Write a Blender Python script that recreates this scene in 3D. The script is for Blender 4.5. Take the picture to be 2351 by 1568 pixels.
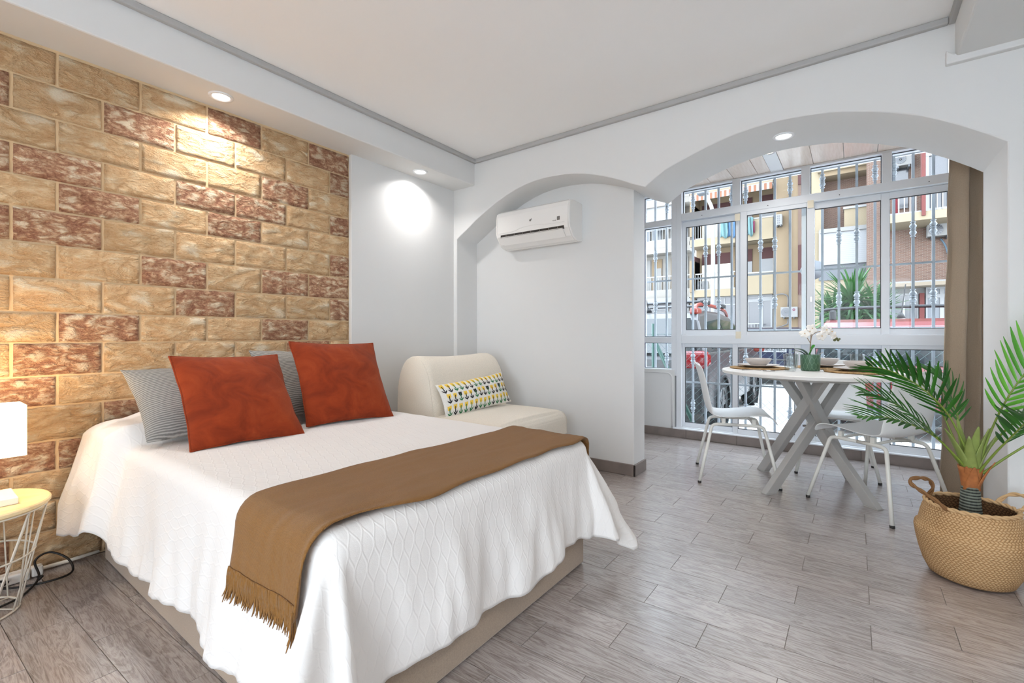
import bpy, bmesh, math, random
from mathutils import Vector, Matrix, noise as mnoise
random.seed(7)
D = bpy.data
for o in list(D.objects): D.objects.remove(o, do_unlink=True)
SC = bpy.context.scene
COL = SC.collection
PI = math.pi
YAW = math.radians(36.55)

# ------------------------------------------------------------------ camera, world, exposure
cam = D.cameras.new('camera'); camo = D.objects.new('camera', cam); COL.objects.link(camo)
camo.location = (0, 0, 1.0); camo.rotation_euler = (PI / 2, 0, YAW)
cam.sensor_width = 36; cam.lens = 1061 / 2351 * 36; cam.shift_y = -13 / 2351; cam.clip_start = .02; cam.clip_end = 200
SC.camera = camo
vs = SC.view_settings
SC.display_settings.display_device = 'sRGB'
vs.view_transform = 'Standard'; vs.look = 'None'; vs.gamma = 1; vs.use_curve_mapping = False
vs.exposure = 0.55
cy = SC.cycles
cy.use_denoising = True; cy.max_bounces = 9; cy.diffuse_bounces = 6; cy.glossy_bounces = 4
cy.transmission_bounces = 6; cy.transparent_max_bounces = 24; cy.caustics_reflective = False; cy.caustics_refractive = False
cy.sample_clamp_indirect = 6

SKY = 7.6          # overcast sky
DOWN = 3.4         # watts of a ceiling downlight
w = D.worlds.new('overcast_sky'); SC.world = w; w.use_nodes = True
nt = w.node_tree; nt.nodes.clear()
wo = nt.nodes.new('ShaderNodeOutputWorld'); bg = nt.nodes.new('ShaderNodeBackground')
tc = nt.nodes.new('ShaderNodeTexCoord'); sp = nt.nodes.new('ShaderNodeSeparateXYZ'); rp = nt.nodes.new('ShaderNodeValToRGB')
nt.links.new(tc.outputs['Generated'], sp.inputs[0]); nt.links.new(sp.outputs['Z'], rp.inputs[0])
rp.color_ramp.elements[0].color = (.84, .90, 1, 1); rp.color_ramp.elements[1].color = (.72, .84, 1, 1)
nt.links.new(rp.outputs[0], bg.inputs[0]); bg.inputs[1].default_value = SKY
nt.links.new(bg.outputs[0], wo.inputs[0])

def area(name, loc, size, power, color=(1, 1, 1), rot=(0, 0, 0), shape='DISK', size_y=None, portal=False, spread=PI):
    l = D.lights.new(name, 'AREA'); l.shape = shape; l.size = size
    if size_y: l.size_y = size_y
    l.energy = power; l.color = color; l.spread = spread
    if portal: l.cycles.is_portal = True
    o = D.objects.new(name, l); COL.objects.link(o); o.location = loc; o.rotation_euler = rot
    return o
area('window_portal', (-.5, 4.66, 1.26), 2.8, 1, rot=(-PI / 2, 0, 0), shape='RECTANGLE', size_y=2.4, portal=True)

# ------------------------------------------------------------------ materials
MATS = {}
def srgb(r, g, b):
    f = lambda c: c / 12.92 if c <= .04045 else ((c + .055) / 1.055) ** 2.4
    return (f(r / 255), f(g / 255), f(b / 255), 1)
class NT:
    def __init__(s, name):
        s.m = D.materials.new(name); s.m.use_nodes = True; s.t = s.m.node_tree
        s.b = s.t.nodes['Principled BSDF']; s.out = s.t.nodes['Material Output']; MATS[name] = s.m
    def n(s, typ, **kw):
        nd = s.t.nodes.new('ShaderNode' + typ)
        for k, v in kw.items():
            if k.startswith('i_'):
                key = k[2:]; key = int(key) if key.isdigit() else key.replace('_', ' ')
                nd.inputs[key].default_value = v
            else: setattr(nd, k, v)
        return nd
    def l(s, a, b): s.t.links.new(a, b)
    def math(s, op, a, b=None, c=None):
        nd = s.n('Math', operation=op)
        for i, v in enumerate((a, b, c)):
            if v is None: continue
            if isinstance(v, (int, float)): nd.inputs[i].default_value = v
            else: s.l(v, nd.inputs[i])
        return nd.outputs[0]
    def ramp(s, fac, stops):
        r = s.n('ValToRGB'); cr = r.color_ramp
        while len(cr.elements) < len(stops): cr.elements.new(.5)
        for e, (p, c) in zip(cr.elements, stops): e.position = p; e.color = c
        s.l(fac, r.inputs[0]); return r.outputs[0]
    def mix(s, fac, a, b, mode='MIX'):
        nd = s.n('Mix', data_type='RGBA', blend_type=mode)
        for sock, v in ((nd.inputs[0], fac), (nd.inputs[6], a), (nd.inputs[7], b)):
            if isinstance(v, (int, float)): sock.default_value = v
            elif isinstance(v, tuple): sock.default_value = v
            else: s.l(v, sock)
        return nd.outputs[2]
    def coords(s, kind='Object', scale=(1, 1, 1), loc=None):
        t = s.n('TexCoord'); mp = s.n('Mapping'); mp.inputs['Scale'].default_value = scale
        s.l(t.outputs[kind], mp.inputs[0])
        if loc is not None: s.l(loc, mp.inputs['Location'])
        return mp.outputs[0]
    def bump(s, h, strength=.3, dist=.01):
        b = s.n('Bump'); b.inputs['Strength'].default_value = strength; b.inputs['Distance'].default_value = dist
        s.l(h, b.inputs['Height']); s.l(b.outputs[0], s.b.inputs['Normal']); return b
    def noise(s, vec, scale=5, detail=4, rough=.55, dist=0):
        n = s.n('TexNoise', i_Scale=scale, i_Detail=detail, i_Roughness=rough, i_Distortion=dist)
        if vec is not None: s.l(vec, n.inputs['Vector'])
        return n.outputs[0]

def simple(name, col, rough=.5, metal=0, bump=None, var=None, emit=None, spec=.5, sheen=0, trans=0, alpha=None):
    k = NT(name); b = k.b
    b.inputs['Base Color'].default_value = col; b.inputs['Roughness'].default_value = rough
    b.inputs['Metallic'].default_value = metal; b.inputs['Specular IOR Level'].default_value = spec
    if sheen: b.inputs['Sheen Weight'].default_value = sheen; b.inputs['Sheen Roughness'].default_value = .4
    if trans: b.inputs['Transmission Weight'].default_value = trans
    if bump:
        sc, st, ds = bump; k.bump(k.noise(k.coords(), sc, 4), st, ds)
    if var:
        sc, am = var
        n = k.noise(k.coords(), sc, 3)
        c2 = tuple(max(0, c * (1 - am)) for c in col[:3]) + (1,); c3 = tuple(min(1, c * (1 + am)) for c in col[:3]) + (1,)
        k.l(k.ramp(n, [(.3, c2), (.7, c3)]), b.inputs['Base Color'])
    if emit:
        b.inputs['Emission Color'].default_value = emit[0]; b.inputs['Emission Strength'].default_value = emit[1]
    return k.m

simple('plaster', srgb(224, 224, 223), .85, bump=(60, .06, .004))
simple('ceiling_paint', srgb(250, 249, 248), .9)
simple('trim_grey', srgb(178, 177, 176), .6)
simple('lacquer_white', srgb(236, 238, 240), .35)
simple('frame_white', srgb(226, 229, 233), .38)
simple('gasket', srgb(55, 58, 62), .6)
simple('sealant', srgb(232, 222, 200), .6)
simple('grille_white', srgb(160, 166, 172), .4, bump=(90, .1, .002))
simple('mortar', srgb(218, 188, 148), .95, bump=(120, .4, .004))
simple('chrome', srgb(200, 200, 200), .25, 1)
simple('chair_plastic', srgb(236, 238, 238), .42)
simple('tube_white', srgb(226, 225, 218), .4)
simple('rubber_black', srgb(45, 43, 42), .7)
simple('table_white', srgb(232, 230, 226), .4)
simple('table_grey', srgb(176, 173, 169), .42)
simple('crockery', srgb(202, 194, 188), .3)
simple('steel', srgb(205, 205, 205), .2, 1)
simple('ac_white', srgb(240, 238, 235), .18)
simple('ac_vent', srgb(40, 34, 30), .6)
simple('ac_grey', srgb(120, 115, 110), .5)
simple('cable_black', srgb(22, 20, 20), .5)
simple('cable_white', srgb(230, 225, 218), .45)
simple('conduit', srgb(225, 218, 205), .5)
simple('print_yellow', srgb(245, 205, 80), .85)
simple('print_black', srgb(38, 36, 38), .85)
simple('print_green', srgb(58, 125, 80), .85)
simple('soil', srgb(70, 50, 34), 1, bump=(60, .6, .01))
simple('petal', srgb(250, 246, 240), .6, sheen=.2)
simple('petal_centre', srgb(226, 190, 140), .6)
simple('orchid_leaf', srgb(62, 150, 50), .4)
simple('orchid_leaf_dark', srgb(105, 125, 115), .35)
simple('orchid_stem', srgb(150, 128, 105), .6)
simple('bud', srgb(95, 100, 60), .6)
simple('petiole', srgb(120, 140, 55), .45)
simple('petiole_light', srgb(132, 146, 76), .5, var=(14, .2))
simple('husk', srgb(164, 100, 52), .75, bump=(40, .5, .004), var=(25, .25))
simple('lamp_base', srgb(235, 230, 220), .4)
simple('wire_cream', srgb(222, 212, 196), .45)
# outside
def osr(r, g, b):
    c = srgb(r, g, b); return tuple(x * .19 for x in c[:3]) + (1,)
simple('ochre', osr(226, 196, 156), .9, var=(1.2, .05))
simple('ochre_pale', osr(244, 222, 184), .9, var=(1.2, .04))
simple('cream_wall', osr(246, 238, 226), .9, var=(1.0, .04))
simple('render_white', osr(238, 236, 232), .85)
simple('maroon', osr(125, 62, 58), .8, var=(2, .12))
simple('red_column', osr(172, 84, 76), .85, var=(3, .08))
simple('far_window_frame', osr(242, 243, 244), .5)
simple('far_pane', osr(110, 112, 120), .15, spec=.7)
simple('far_pane_curtain', osr(172, 180, 190), .3)
simple('rail_white', osr(240, 240, 238), .5)
simple('pavement', srgb(196, 194, 190), .95, var=(1.5, .06), bump=(40, .2, .01))
simple('bounce_white', srgb(240, 240, 238), .9)  # reflector colour for the unseen ground outside the added rear door
simple('car_silver', osr(152, 150, 152), .28, .35)
simple('car_red', osr(190, 70, 70), .25)
simple('car_blue', osr(38, 48, 88), .25)
simple('car_white', osr(235, 236, 238), .3)
simple('car_glass', osr(62, 72, 76), .06, spec=.8)
simple('car_plastic', osr(44, 46, 50), .6)
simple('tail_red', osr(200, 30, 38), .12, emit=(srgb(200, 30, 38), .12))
simple('orange_rail', osr(238, 98, 78), .35)
simple('tyre', osr(42, 42, 44), .85)
simple('alloy', osr(170, 172, 175), .35, .6)
simple('plate_white', osr(236, 238, 240), .5)
simple('ink_black', osr(30, 30, 34), .6)
simple('plate_blue', osr(50, 90, 190), .5)
simple('sticker_teal', osr(90, 190, 190), .6)
simple('sticker_blue', osr(120, 190, 215), .6)
simple('fence_green', srgb(30, 68, 58), .5)
simple('fence_wire', srgb(66, 90, 90), .5)
simple('sign_grey', osr(150, 156, 164), .5)
simple('cloth_aqua', osr(168, 222, 226), .9)
simple('cloth_blue', osr(112, 168, 220), .9)
simple('cloth_pink', osr(200, 90, 130), .9)
simple('far_red', osr(190, 50, 60), .9)
simple('awning_stripe', osr(224, 150, 110), .9)
simple('tile_eave', osr(215, 196, 170), .9)
simple('hose_blue', osr(110, 150, 175), .6)
simple('shade_green', osr(40, 85, 40), .8)

def mk_floor():
    k = NT('wood_tile'); oi = k.n('ObjectInfo')
    rv = k.n('CombineXYZ'); r1 = k.math('MULTIPLY', oi.outputs['Random'], 37.0); k.l(r1, rv.inputs[0]); k.l(k.math('MULTIPLY', oi.outputs['Random'], 11.3), rv.inputs[1])
    c = k.coords('Object', (1, 1, 1), rv.outputs[0])
    mp = k.n('Mapping'); mp.inputs['Scale'].default_value = (1.0, 9, 1); k.l(c, mp.inputs[0])
    n1 = k.noise(mp.outputs[0], 3.2, 5, .6, .9)
    mp2 = k.n('Mapping'); mp2.inputs['Scale'].default_value = (2.2, 70, 1); k.l(c, mp2.inputs[0])
    n2 = k.noise(mp2.outputs[0], 3.0, 3, .6, .2)
    rings = k.math('FRACT', k.math('MULTIPLY', n1, 7.0))
    ring = k.math('PINGPONG', rings, .5)
    h = k.math('ADD', k.math('MULTIPLY', ring, .75), k.math('MULTIPLY', n2, .75))
    col = k.ramp(h, [(.22, srgb(110, 98, 92)), (.5, srgb(154, 143, 138)), (.8, srgb(182, 173, 169))])
    hs = k.n('HueSaturation'); k.l(col, hs.inputs['Color']); k.l(k.math('ADD', k.math('MULTIPLY', oi.outputs['Random'], .22), .9), hs.inputs['Value'])
    k.l(hs.outputs[0], k.b.inputs['Base Color'])
    k.l(k.ramp(h, [(.2, (.40,) * 3 + (1,)), (.8, (.27,) * 3 + (1,))]), k.b.inputs['Roughness']); k.b.inputs['Specular IOR Level'].default_value = .7; k.b.inputs['Coat Weight'].default_value = 1; k.b.inputs['Coat IOR'].default_value = 1.7; k.b.inputs['Coat Roughness'].default_value = .22
    k.bump(h, .06, .001)
mk_floor()
simple('grout', srgb(140, 130, 123), .8)
simple('skirting_tile', srgb(128, 116, 110), .42, var=(9, .12))

def mk_stone(name, stops, sc, contrast):
    k = NT(name); oi = k.n('ObjectInfo')
    rv = k.n('CombineXYZ'); k.l(k.math('MULTIPLY', oi.outputs['Random'], 31.0), rv.inputs[1]); k.l(k.math('MULTIPLY', oi.outputs['Random'], 17.0), rv.inputs[2])
    c = k.coords('Object', (1, 1, 2.0), rv.outputs[0])
    w_ = k.n('TexNoise', noise_type='RIDGED_MULTIFRACTAL', i_Scale=sc, i_Detail=7, i_Roughness=.62, i_Lacunarity=2.2, i_Offset=1, i_Gain=1.6, i_Distortion=.25); k.l(c, w_.inputs['Vector']); a = w_.outputs[0]
    f = k.noise(c, 110, 5, .65); big = k.noise(c, 9, 5, .6, .2)
    h = k.math('ADD', k.math('ADD', k.math('MULTIPLY', a, -.30), k.math('MULTIPLY', f, .3)), k.math('MULTIPLY', big, .8))
    tone = k.math('ADD', k.math('MULTIPLY_ADD', a, -.16 * contrast, .25), k.math('ADD', k.math('MULTIPLY', f, .35), k.math('MULTIPLY', big, .45)))  # shade of the crevices and highlights of the chips put into the colour
    col = k.ramp(tone, stops)
    hs = k.n('HueSaturation'); k.l(col, hs.inputs['Color']); k.l(k.math('ADD', k.math('MULTIPLY', oi.outputs['Random'], .2), .9), hs.inputs['Value'])
    k.l(hs.outputs[0], k.b.inputs['Base Color']); k.b.inputs['Roughness'].default_value = .92; k.b.inputs['Specular IOR Level'].default_value = .2
    k.bump(h, 1.0, .034)
mk_stone('stone_cream', [(.2, srgb(214, 160, 112)), (.36, srgb(238, 194, 146)), (.52, srgb(246, 212, 168)), (.7, srgb(250, 232, 204))], 9, .9)
mk_stone('stone_dark', [(.18, srgb(170, 116, 92)), (.32, srgb(200, 146, 116)), (.43, srgb(226, 182, 146)), (.58, srgb(248, 226, 196))], 14, 1.1)

def mk_fabric(name, col, weave=900, st=.15, rough=.9, sheen=.3, fold=None, streak=None):
    k = NT(name); c = k.coords('Object')
    w1 = k.n('TexWave', wave_type='BANDS', bands_direction='X', i_Scale=weave / 6.28); k.l(c, w1.inputs[0])
    w2 = k.n('TexWave', wave_type='BANDS', bands_direction='Y', i_Scale=weave / 6.28); k.l(c, w2.inputs[0])
    n = k.noise(c, 240, 3, .6)
    h = k.math('ADD', k.math('ADD', w1.outputs[1], w2.outputs[1]), k.math('MULTIPLY', n, 1.5))
    big = k.noise(c, fold or 6, 4, .55)
    h = k.math('ADD', h, k.math('MULTIPLY', big, 6 if fold else 0))
    c2 = tuple(x * .82 for x in col[:3]) + (1,)
    k.l(k.ramp(n, [(.3, c2), (.65, col)]), k.b.inputs['Base Color'])
    k.b.inputs['Roughness'].default_value = rough; k.b.inputs['Specular IOR Level'].default_value = .2
    k.b.inputs['Sheen Weight'].default_value = sheen
    k.bump(h, st, .0015)
    return k
mk_fabric('throw_brown', srgb(140, 98, 50), 700, .5, sheen=.15)
mk_fabric('bed_base_fabric', srgb(178, 158, 138), 800, .3)
mk_fabric('slipcover', srgb(238, 228, 212), 700, .22, fold=9)
kc = mk_fabric('curtain_beige', srgb(196, 178, 156), 900, .25)
trn = kc.n('BsdfTranslucent'); trn.inputs[0].default_value = srgb(190, 170, 145); mxs = kc.n('MixShader'); mxs.inputs[0].default_value = .35
kc.l(kc.b.outputs[0], mxs.inputs[1]); kc.l(trn.outputs[0], mxs.inputs[2]); kc.l(mxs.outputs[0], kc.out.inputs[0])
mk_fabric('cushion_white', srgb(244, 242, 236), 900, .15)
mk_fabric('valance_white', srgb(238, 236, 232), 900, .2)

def mk_velvet():
    k = NT('velvet_rust'); c = k.coords('Object')
    n = k.noise(c, 9, 5, .6, .8); f = k.noise(c, 300, 2)
    k.l(k.ramp(n, [(.3, srgb(118, 40, 14)), (.55, srgb(142, 53, 20)), (.75, srgb(156, 64, 27))]), k.b.inputs['Base Color'])
    k.b.inputs['Roughness'].default_value = .85; k.b.inputs['Specular IOR Level'].default_value = .2
    k.b.inputs['Sheen Weight'].default_value = .15; k.b.inputs['Sheen Tint'].default_value = (1, .6, .4, 1)
    k.bump(k.math('ADD', k.math('MULTIPLY', n, 2.5), k.math('MULTIPLY', f, .3)), .3, .008)
mk_velvet()
def mk_stripe():
    k = NT('cushion_ribbed'); c = k.coords('Object')
    n = k.noise(c, 8, 4, .6, .3); s = k.n('SeparateXYZ'); k.l(c, s.inputs[0])
    ph = k.math('ADD', k.math('MULTIPLY', s.outputs[1], 620.0), k.math('MULTIPLY', n, 16.0))
    wv = k.math('MULTIPLY_ADD', k.math('SINE', ph), .5, .5)
    fine = k.noise(k.coords('Object', (20, 160, 1)), 6, 4)
    t = k.math('ADD', k.math('MULTIPLY', wv, .6), k.math('MULTIPLY', fine, .5))
    k.l(k.ramp(t, [(.2, srgb(112, 110, 106)), (.5, srgb(138, 136, 131)), (.85, srgb(176, 172, 165))]), k.b.inputs['Base Color'])
    k.b.inputs['Roughness'].default_value = .9; k.b.inputs['Specular IOR Level'].default_value = .2
    k.bump(t, .45, .004)
mk_stripe()
def mk_jacquard():
    k = NT('bedspread_white'); t = k.n('TexCoord'); s = k.n('SeparateXYZ'); k.l(t.outputs['UV'], s.inputs[0])
    L, P = .105, .036
    sn = k.math('SINE', k.math('MULTIPLY', s.outputs[0], 2 * PI / L))
    a1 = k.math('FRACT', k.math('ADD', k.math('DIVIDE', s.outputs[1], P), k.math('MULTIPLY', sn, .27)))
    a2 = k.math('FRACT', k.math('ADD', k.math('DIVIDE', s.outputs[1], P), k.math('MULTIPLY_ADD', sn, -.27, .5)))
    def line(a): 
        d = k.math('ABSOLUTE', k.math('SUBTRACT', a, .5))
        q = k.n('MapRange', interpolation_type='SMOOTHSTEP'); q.inputs[1].default_value = .0; q.inputs[2].default_value = .13; q.inputs[3].default_value = 1; q.inputs[4].default_value = 0
        k.l(d, q.inputs[0]); return q.outputs[0]
    ln = k.math('MAXIMUM', line(a1), line(a2))
    f = k.noise(t.outputs['UV'], 500, 2); g = k.noise(t.outputs['UV'], 14, 4, .6)
    h = k.math('ADD', k.math('MULTIPLY', ln, .8), k.math('ADD', k.math('MULTIPLY', f, .35), k.math('MULTIPLY', g, 1.6)))
    k.b.inputs['Base Color'].default_value = srgb(232, 228, 224); k.b.inputs['Roughness'].default_value = .9
    k.b.inputs['Specular IOR Level'].default_value = .15; k.b.inputs['Sheen Weight'].default_value = .2
    k.bump(h, .3, .002)
mk_jacquard()
def mk_wood(name, c1, c2, sc=(1, 12, 1), rough=.45):
    k = NT(name); c = k.coords('Object', sc); n = k.noise(c, 5, 5, .6, .6)
    oi = k.n('ObjectInfo'); col = k.ramp(n, [(.3, c1), (.7, c2)])
    hs = k.n('HueSaturation'); k.l(col, hs.inputs['Color']); k.l(k.math('ADD', k.math('MULTIPLY', oi.outputs['Random'], .1), .95), hs.inputs['Value'])
    k.l(hs.outputs[0], k.b.inputs['Base Color']); k.b.inputs['Roughness'].default_value = rough
mk_wood('ceiling_wood', srgb(226, 208, 192), srgb(238, 224, 212), (14, 1, 1), .22)
mk_wood('tray_wood', srgb(232, 204, 150), srgb(244, 222, 176), (12, 1, 1), .45)
def mk_weave(name, c1, c2, c3, scale, st=.8, kind='UV'):
    k = NT(name); t = k.n('TexCoord'); s = k.n('SeparateXYZ'); k.l(t.outputs[kind], s.inputs[0])
    def wv(x, y, f, pw):
        p = k.math('ADD', k.math('MULTIPLY', x, f), k.math('MULTIPLY', y, pw)); return k.math('MULTIPLY_ADD', k.math('SINE', p), .5, .5)
    a = wv(s.outputs[0], s.outputs[1], scale, scale); b = wv(s.outputs[0], s.outputs[1], scale, -scale)
    h = k.math('MAXIMUM', k.math('MULTIPLY', a, b), k.math('MULTIPLY', k.math('SUBTRACT', 1.0, a), k.math('SUBTRACT', 1.0, b)))
    n = k.noise(t.outputs[kind], 30, 4); big = k.noise(t.outputs[kind], 5, 2)
    v = k.math('ADD', k.math('MULTIPLY', h, .6), k.math('ADD', k.math('MULTIPLY', n, .35), k.math('MULTIPLY', big, .3)))
    k.l(k.ramp(v, [(.2, c1), (.55, c2), (.95, c3)]), k.b.inputs['Base Color'])
    k.b.inputs['Roughness'].default_value = .8; k.b.inputs['Specular IOR Level'].default_value = .25
    k.bump(k.math('ADD', h, k.math('MULTIPLY', n, .4)), st, .004)
def mk_twill(name, c1, c2, c3):
    k = NT(name); t = k.n('TexCoord'); s = k.n('SeparateXYZ'); k.l(t.outputs['UV'], s.inputs[0])
    n = k.noise(t.outputs['UV'], 26, 3); n2 = k.noise(t.outputs['UV'], 160, 3); big = k.noise(t.outputs['UV'], 4, 2)
    yr = k.math('ADD', k.math('DIVIDE', s.outputs[1], .0095), k.math('MULTIPLY', n, .5)); row = k.math('FLOOR', yr); fr = k.math('FRACT', yr)
    sg = k.math('MULTIPLY_ADD', k.math('MODULO', row, 2.0), 2.0, -1.0)
    ph = k.math('ADD', k.math('MULTIPLY', s.outputs[0], 2 * PI / .0145), k.math('MULTIPLY', k.math('MULTIPLY', fr, sg), 3.4))
    w_ = k.math('MULTIPLY_ADD', k.math('SINE', k.math('ADD', ph, k.math('MULTIPLY', n, 4.0))), .5, .5)
    edge = k.math('SINE', k.math('MULTIPLY', fr, PI))
    h = k.math('MULTIPLY', k.math('POWER', w_, .6), k.math('MULTIPLY_ADD', edge, .7, .3))
    v = k.math('ADD', k.math('MULTIPLY', h, .5), k.math('ADD', k.math('MULTIPLY', n2, .3), k.math('MULTIPLY', big, .35)))
    k.l(k.ramp(v, [(.25, c1), (.55, c2), (.9, c3)]), k.b.inputs['Base Color']); k.b.inputs['Roughness'].default_value = .8; k.b.inputs['Specular IOR Level'].default_value = .25
    k.bump(k.math('ADD', h, k.math('MULTIPLY', n2, .3)), .6, .003)
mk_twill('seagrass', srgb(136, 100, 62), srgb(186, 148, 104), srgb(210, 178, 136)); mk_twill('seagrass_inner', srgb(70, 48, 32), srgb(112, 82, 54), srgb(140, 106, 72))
mk_weave('rope_dark', srgb(96, 66, 42), srgb(140, 102, 66), srgb(170, 130, 88), 200)
mk_weave('placemat_straw', srgb(140, 104, 66), srgb(198, 160, 112), srgb(226, 196, 152), 420, 1.0)
def mk_brick_far():
    k = NT('far_brick'); c = k.coords('Object'); s = k.n('SeparateXYZ'); k.l(c, s.inputs[0])
    cb = k.n('CombineXYZ'); k.l(s.outputs[0], cb.inputs[0]); k.l(s.outputs[2], cb.inputs[1])
    b = k.n('TexBrick', i_Scale=2.3); b.inputs['Color1'].default_value = osr(188, 138, 114); b.inputs['Color2'].default_value = osr(166, 120, 100); b.inputs['Mortar'].default_value = osr(214, 196, 180)
    b.inputs['Mortar Size'].default_value = .012; b.inputs['Brick Width'].default_value = .25; b.inputs['Row Height'].default_value = .075; k.l(cb.outputs[0], b.inputs[0])
    k.l(b.outputs[0], k.b.inputs['Base Color']); k.b.inputs['Roughness'].default_value = .9
    k.bump(b.outputs['Fac'], .3, .01).invert = True
mk_brick_far()
def mk_slats():
    k = NT('roller_shutter'); c = k.coords('Object'); s = k.n('SeparateXYZ'); k.l(c, s.inputs[0])
    wv = k.math('PINGPONG', k.math('MULTIPLY', s.outputs[2], 1.0), .03)
    k.l(k.ramp(k.math('MULTIPLY', wv, 33.0), [(.0, osr(205, 209, 213)), (.2, osr(248, 249, 250))]), k.b.inputs['Base Color'])
    k.bump(wv, .5, .05); k.b.inputs['Roughness'].default_value = .6
mk_slats()
simple('shutter_beige', srgb(205, 198, 182), .7)
def mk_leaf(name, c1, c2):
    k = NT(name); oi = k.n('ObjectInfo'); c = k.coords('Object', (1, 1, 1))
    n = k.noise(c, 30, 2)
    v = k.math('ADD', k.math('MULTIPLY', oi.outputs['Random'], .6), k.math('MULTIPLY', n, .4))
    k.l(k.ramp(v, [(.1, c1), (.8, c2)]), k.b.inputs['Base Color']); k.b.inputs['Roughness'].default_value = .4
    tr = k.n('BsdfTranslucent'); tr.inputs[0].default_value = c2
    mx = k.n('MixShader'); mx.inputs[0].default_value = .18; k.l(k.b.outputs[0], mx.inputs[1]); k.l(tr.outputs[0], mx.inputs[2]); k.l(mx.outputs[0], k.out.inputs[0])
mk_leaf('palm_leaf', srgb(20, 62, 26), srgb(62, 124, 44))
mk_leaf('palm_leaf_bright', srgb(60, 140, 40), srgb(108, 184, 62))
mk_leaf('yucca_leaf', srgb(18, 44, 22), srgb(52, 92, 44))
def mk_trunk():
    k = NT('palm_trunk'); c = k.coords('Object'); s = k.n('SeparateXYZ'); k.l(c, s.inputs[0])
    wv = k.math('MULTIPLY_ADD', k.math('SINE', k.math('MULTIPLY', s.outputs[2], 520.0)), .5, .5); n = k.noise(k.coords('Object', (1, 1, .2)), 140, 3)
    v = k.math('ADD', k.math('MULTIPLY', wv, .6), k.math('MULTIPLY', n, .5))
    k.l(k.ramp(v, [(.25, srgb(30, 34, 30)), (.8, srgb(120, 125, 112))]), k.b.inputs['Base Color']); k.bump(v, .8, .005); k.b.inputs['Roughness'].default_value = .8
mk_trunk()
def mk_pot():
    k = NT('pot_green'); t = k.n('TexCoord'); s = k.n('SeparateXYZ'); k.l(t.outputs['UV'], s.inputs[0])
    sn = k.math('SINE', k.math('MULTIPLY', s.outputs[1], 2 * PI * 3.5))
    def ln(sg, off):
        a = k.math('FRACT', k.math('ADD', k.math('MULTIPLY', s.outputs[0], 14.0), k.math('MULTIPLY_ADD', sn, sg, off)))
        d = k.math('ABSOLUTE', k.math('SUBTRACT', a, .5)); return k.math('LESS_THAN', d, .06)
    m = k.math('MAXIMUM', ln(.25, .25), ln(-.25, .75))
    k.l(k.mix(m, srgb(72, 106, 82), srgb(108, 140, 116)), k.b.inputs['Base Color']); k.b.inputs['Roughness'].default_value = .35
    k.bump(m, .5, .002)
mk_pot()
def mk_glass(name, tint, base, edge):
    m = D.materials.new(name); m.use_nodes = True; t = m.node_tree; t.nodes.clear(); MATS[name] = m
    o = t.nodes.new('ShaderNodeOutputMaterial'); tr = t.nodes.new('ShaderNodeBsdfTransparent'); gl = t.nodes.new('ShaderNodeBsdfGlossy')
    lw = t.nodes.new('ShaderNodeLayerWeight'); mx = t.nodes.new('ShaderNodeMixShader'); pw = t.nodes.new('ShaderNodeMath'); pw.operation = 'POWER'; mu = t.nodes.new('ShaderNodeMath'); mu.operation = 'MULTIPLY_ADD'
    lw.inputs[0].default_value = .5; pw.inputs[1].default_value = 4; mu.inputs[1].default_value = edge; mu.inputs[2].default_value = base
    gl.inputs['Roughness'].default_value = .01; tr.inputs[0].default_value = tint
    t.links.new(lw.outputs['Facing'], pw.inputs[0]); t.links.new(pw.outputs[0], mu.inputs[0]); t.links.new(mu.outputs[0], mx.inputs[0])
    t.links.new(tr.outputs[0], mx.inputs[1]); t.links.new(gl.outputs[0], mx.inputs[2]); t.links.new(mx.outputs[0], o.inputs[0])
mk_glass('window_glass', (.97, .985, .98, 1), .006, .22)
mk_glass('tumbler_glass', (.90, .915, .915, 1), .05, .85)
def mk_emit(name, col, s):
    m = D.materials.new(name); m.use_nodes = True; t = m.node_tree; t.nodes.clear(); MATS[name] = m
    o = t.nodes.new('ShaderNodeOutputMaterial'); e = t.nodes.new('ShaderNodeEmission'); e.inputs[0].default_value = col; e.inputs[1].default_value = s
    t.links.new(e.outputs[0], o.inputs[0])
mk_emit('led_disc', (1, .97, .93, 1), 7)
mk_emit('led_small', (1, .9, .75, 1), 4)
mk_emit('bulb', (1, .8, .5, 1), 20)
def mk_shade():
    m = D.materials.new('lamp_shade_fabric'); m.use_nodes = True; t = m.node_tree; t.nodes.clear(); MATS[m.name] = m
    o = t.nodes.new('ShaderNodeOutputMaterial'); e = t.nodes.new('ShaderNodeEmission'); e.inputs[0].default_value = (1, .86, .62, 1); e.inputs[1].default_value = .9
    tr = t.nodes.new('ShaderNodeBsdfTranslucent'); tr.inputs[0].default_value = (.8, .72, .58, 1); df = t.nodes.new('ShaderNodeBsdfDiffuse'); df.inputs[0].default_value = (.8, .78, .72, 1)
    a = t.nodes.new('ShaderNodeMixShader'); b = t.nodes.new('ShaderNodeAddShader'); a.inputs[0].default_value = .5
    t.links.new(tr.outputs[0], a.inputs[1]); t.links.new(df.outputs[0], a.inputs[2]); t.links.new(a.outputs[0], b.inputs[0]); t.links.new(e.outputs[0], b.inputs[1]); t.links.new(b.outputs[0], o.inputs[0])
mk_shade()

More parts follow.
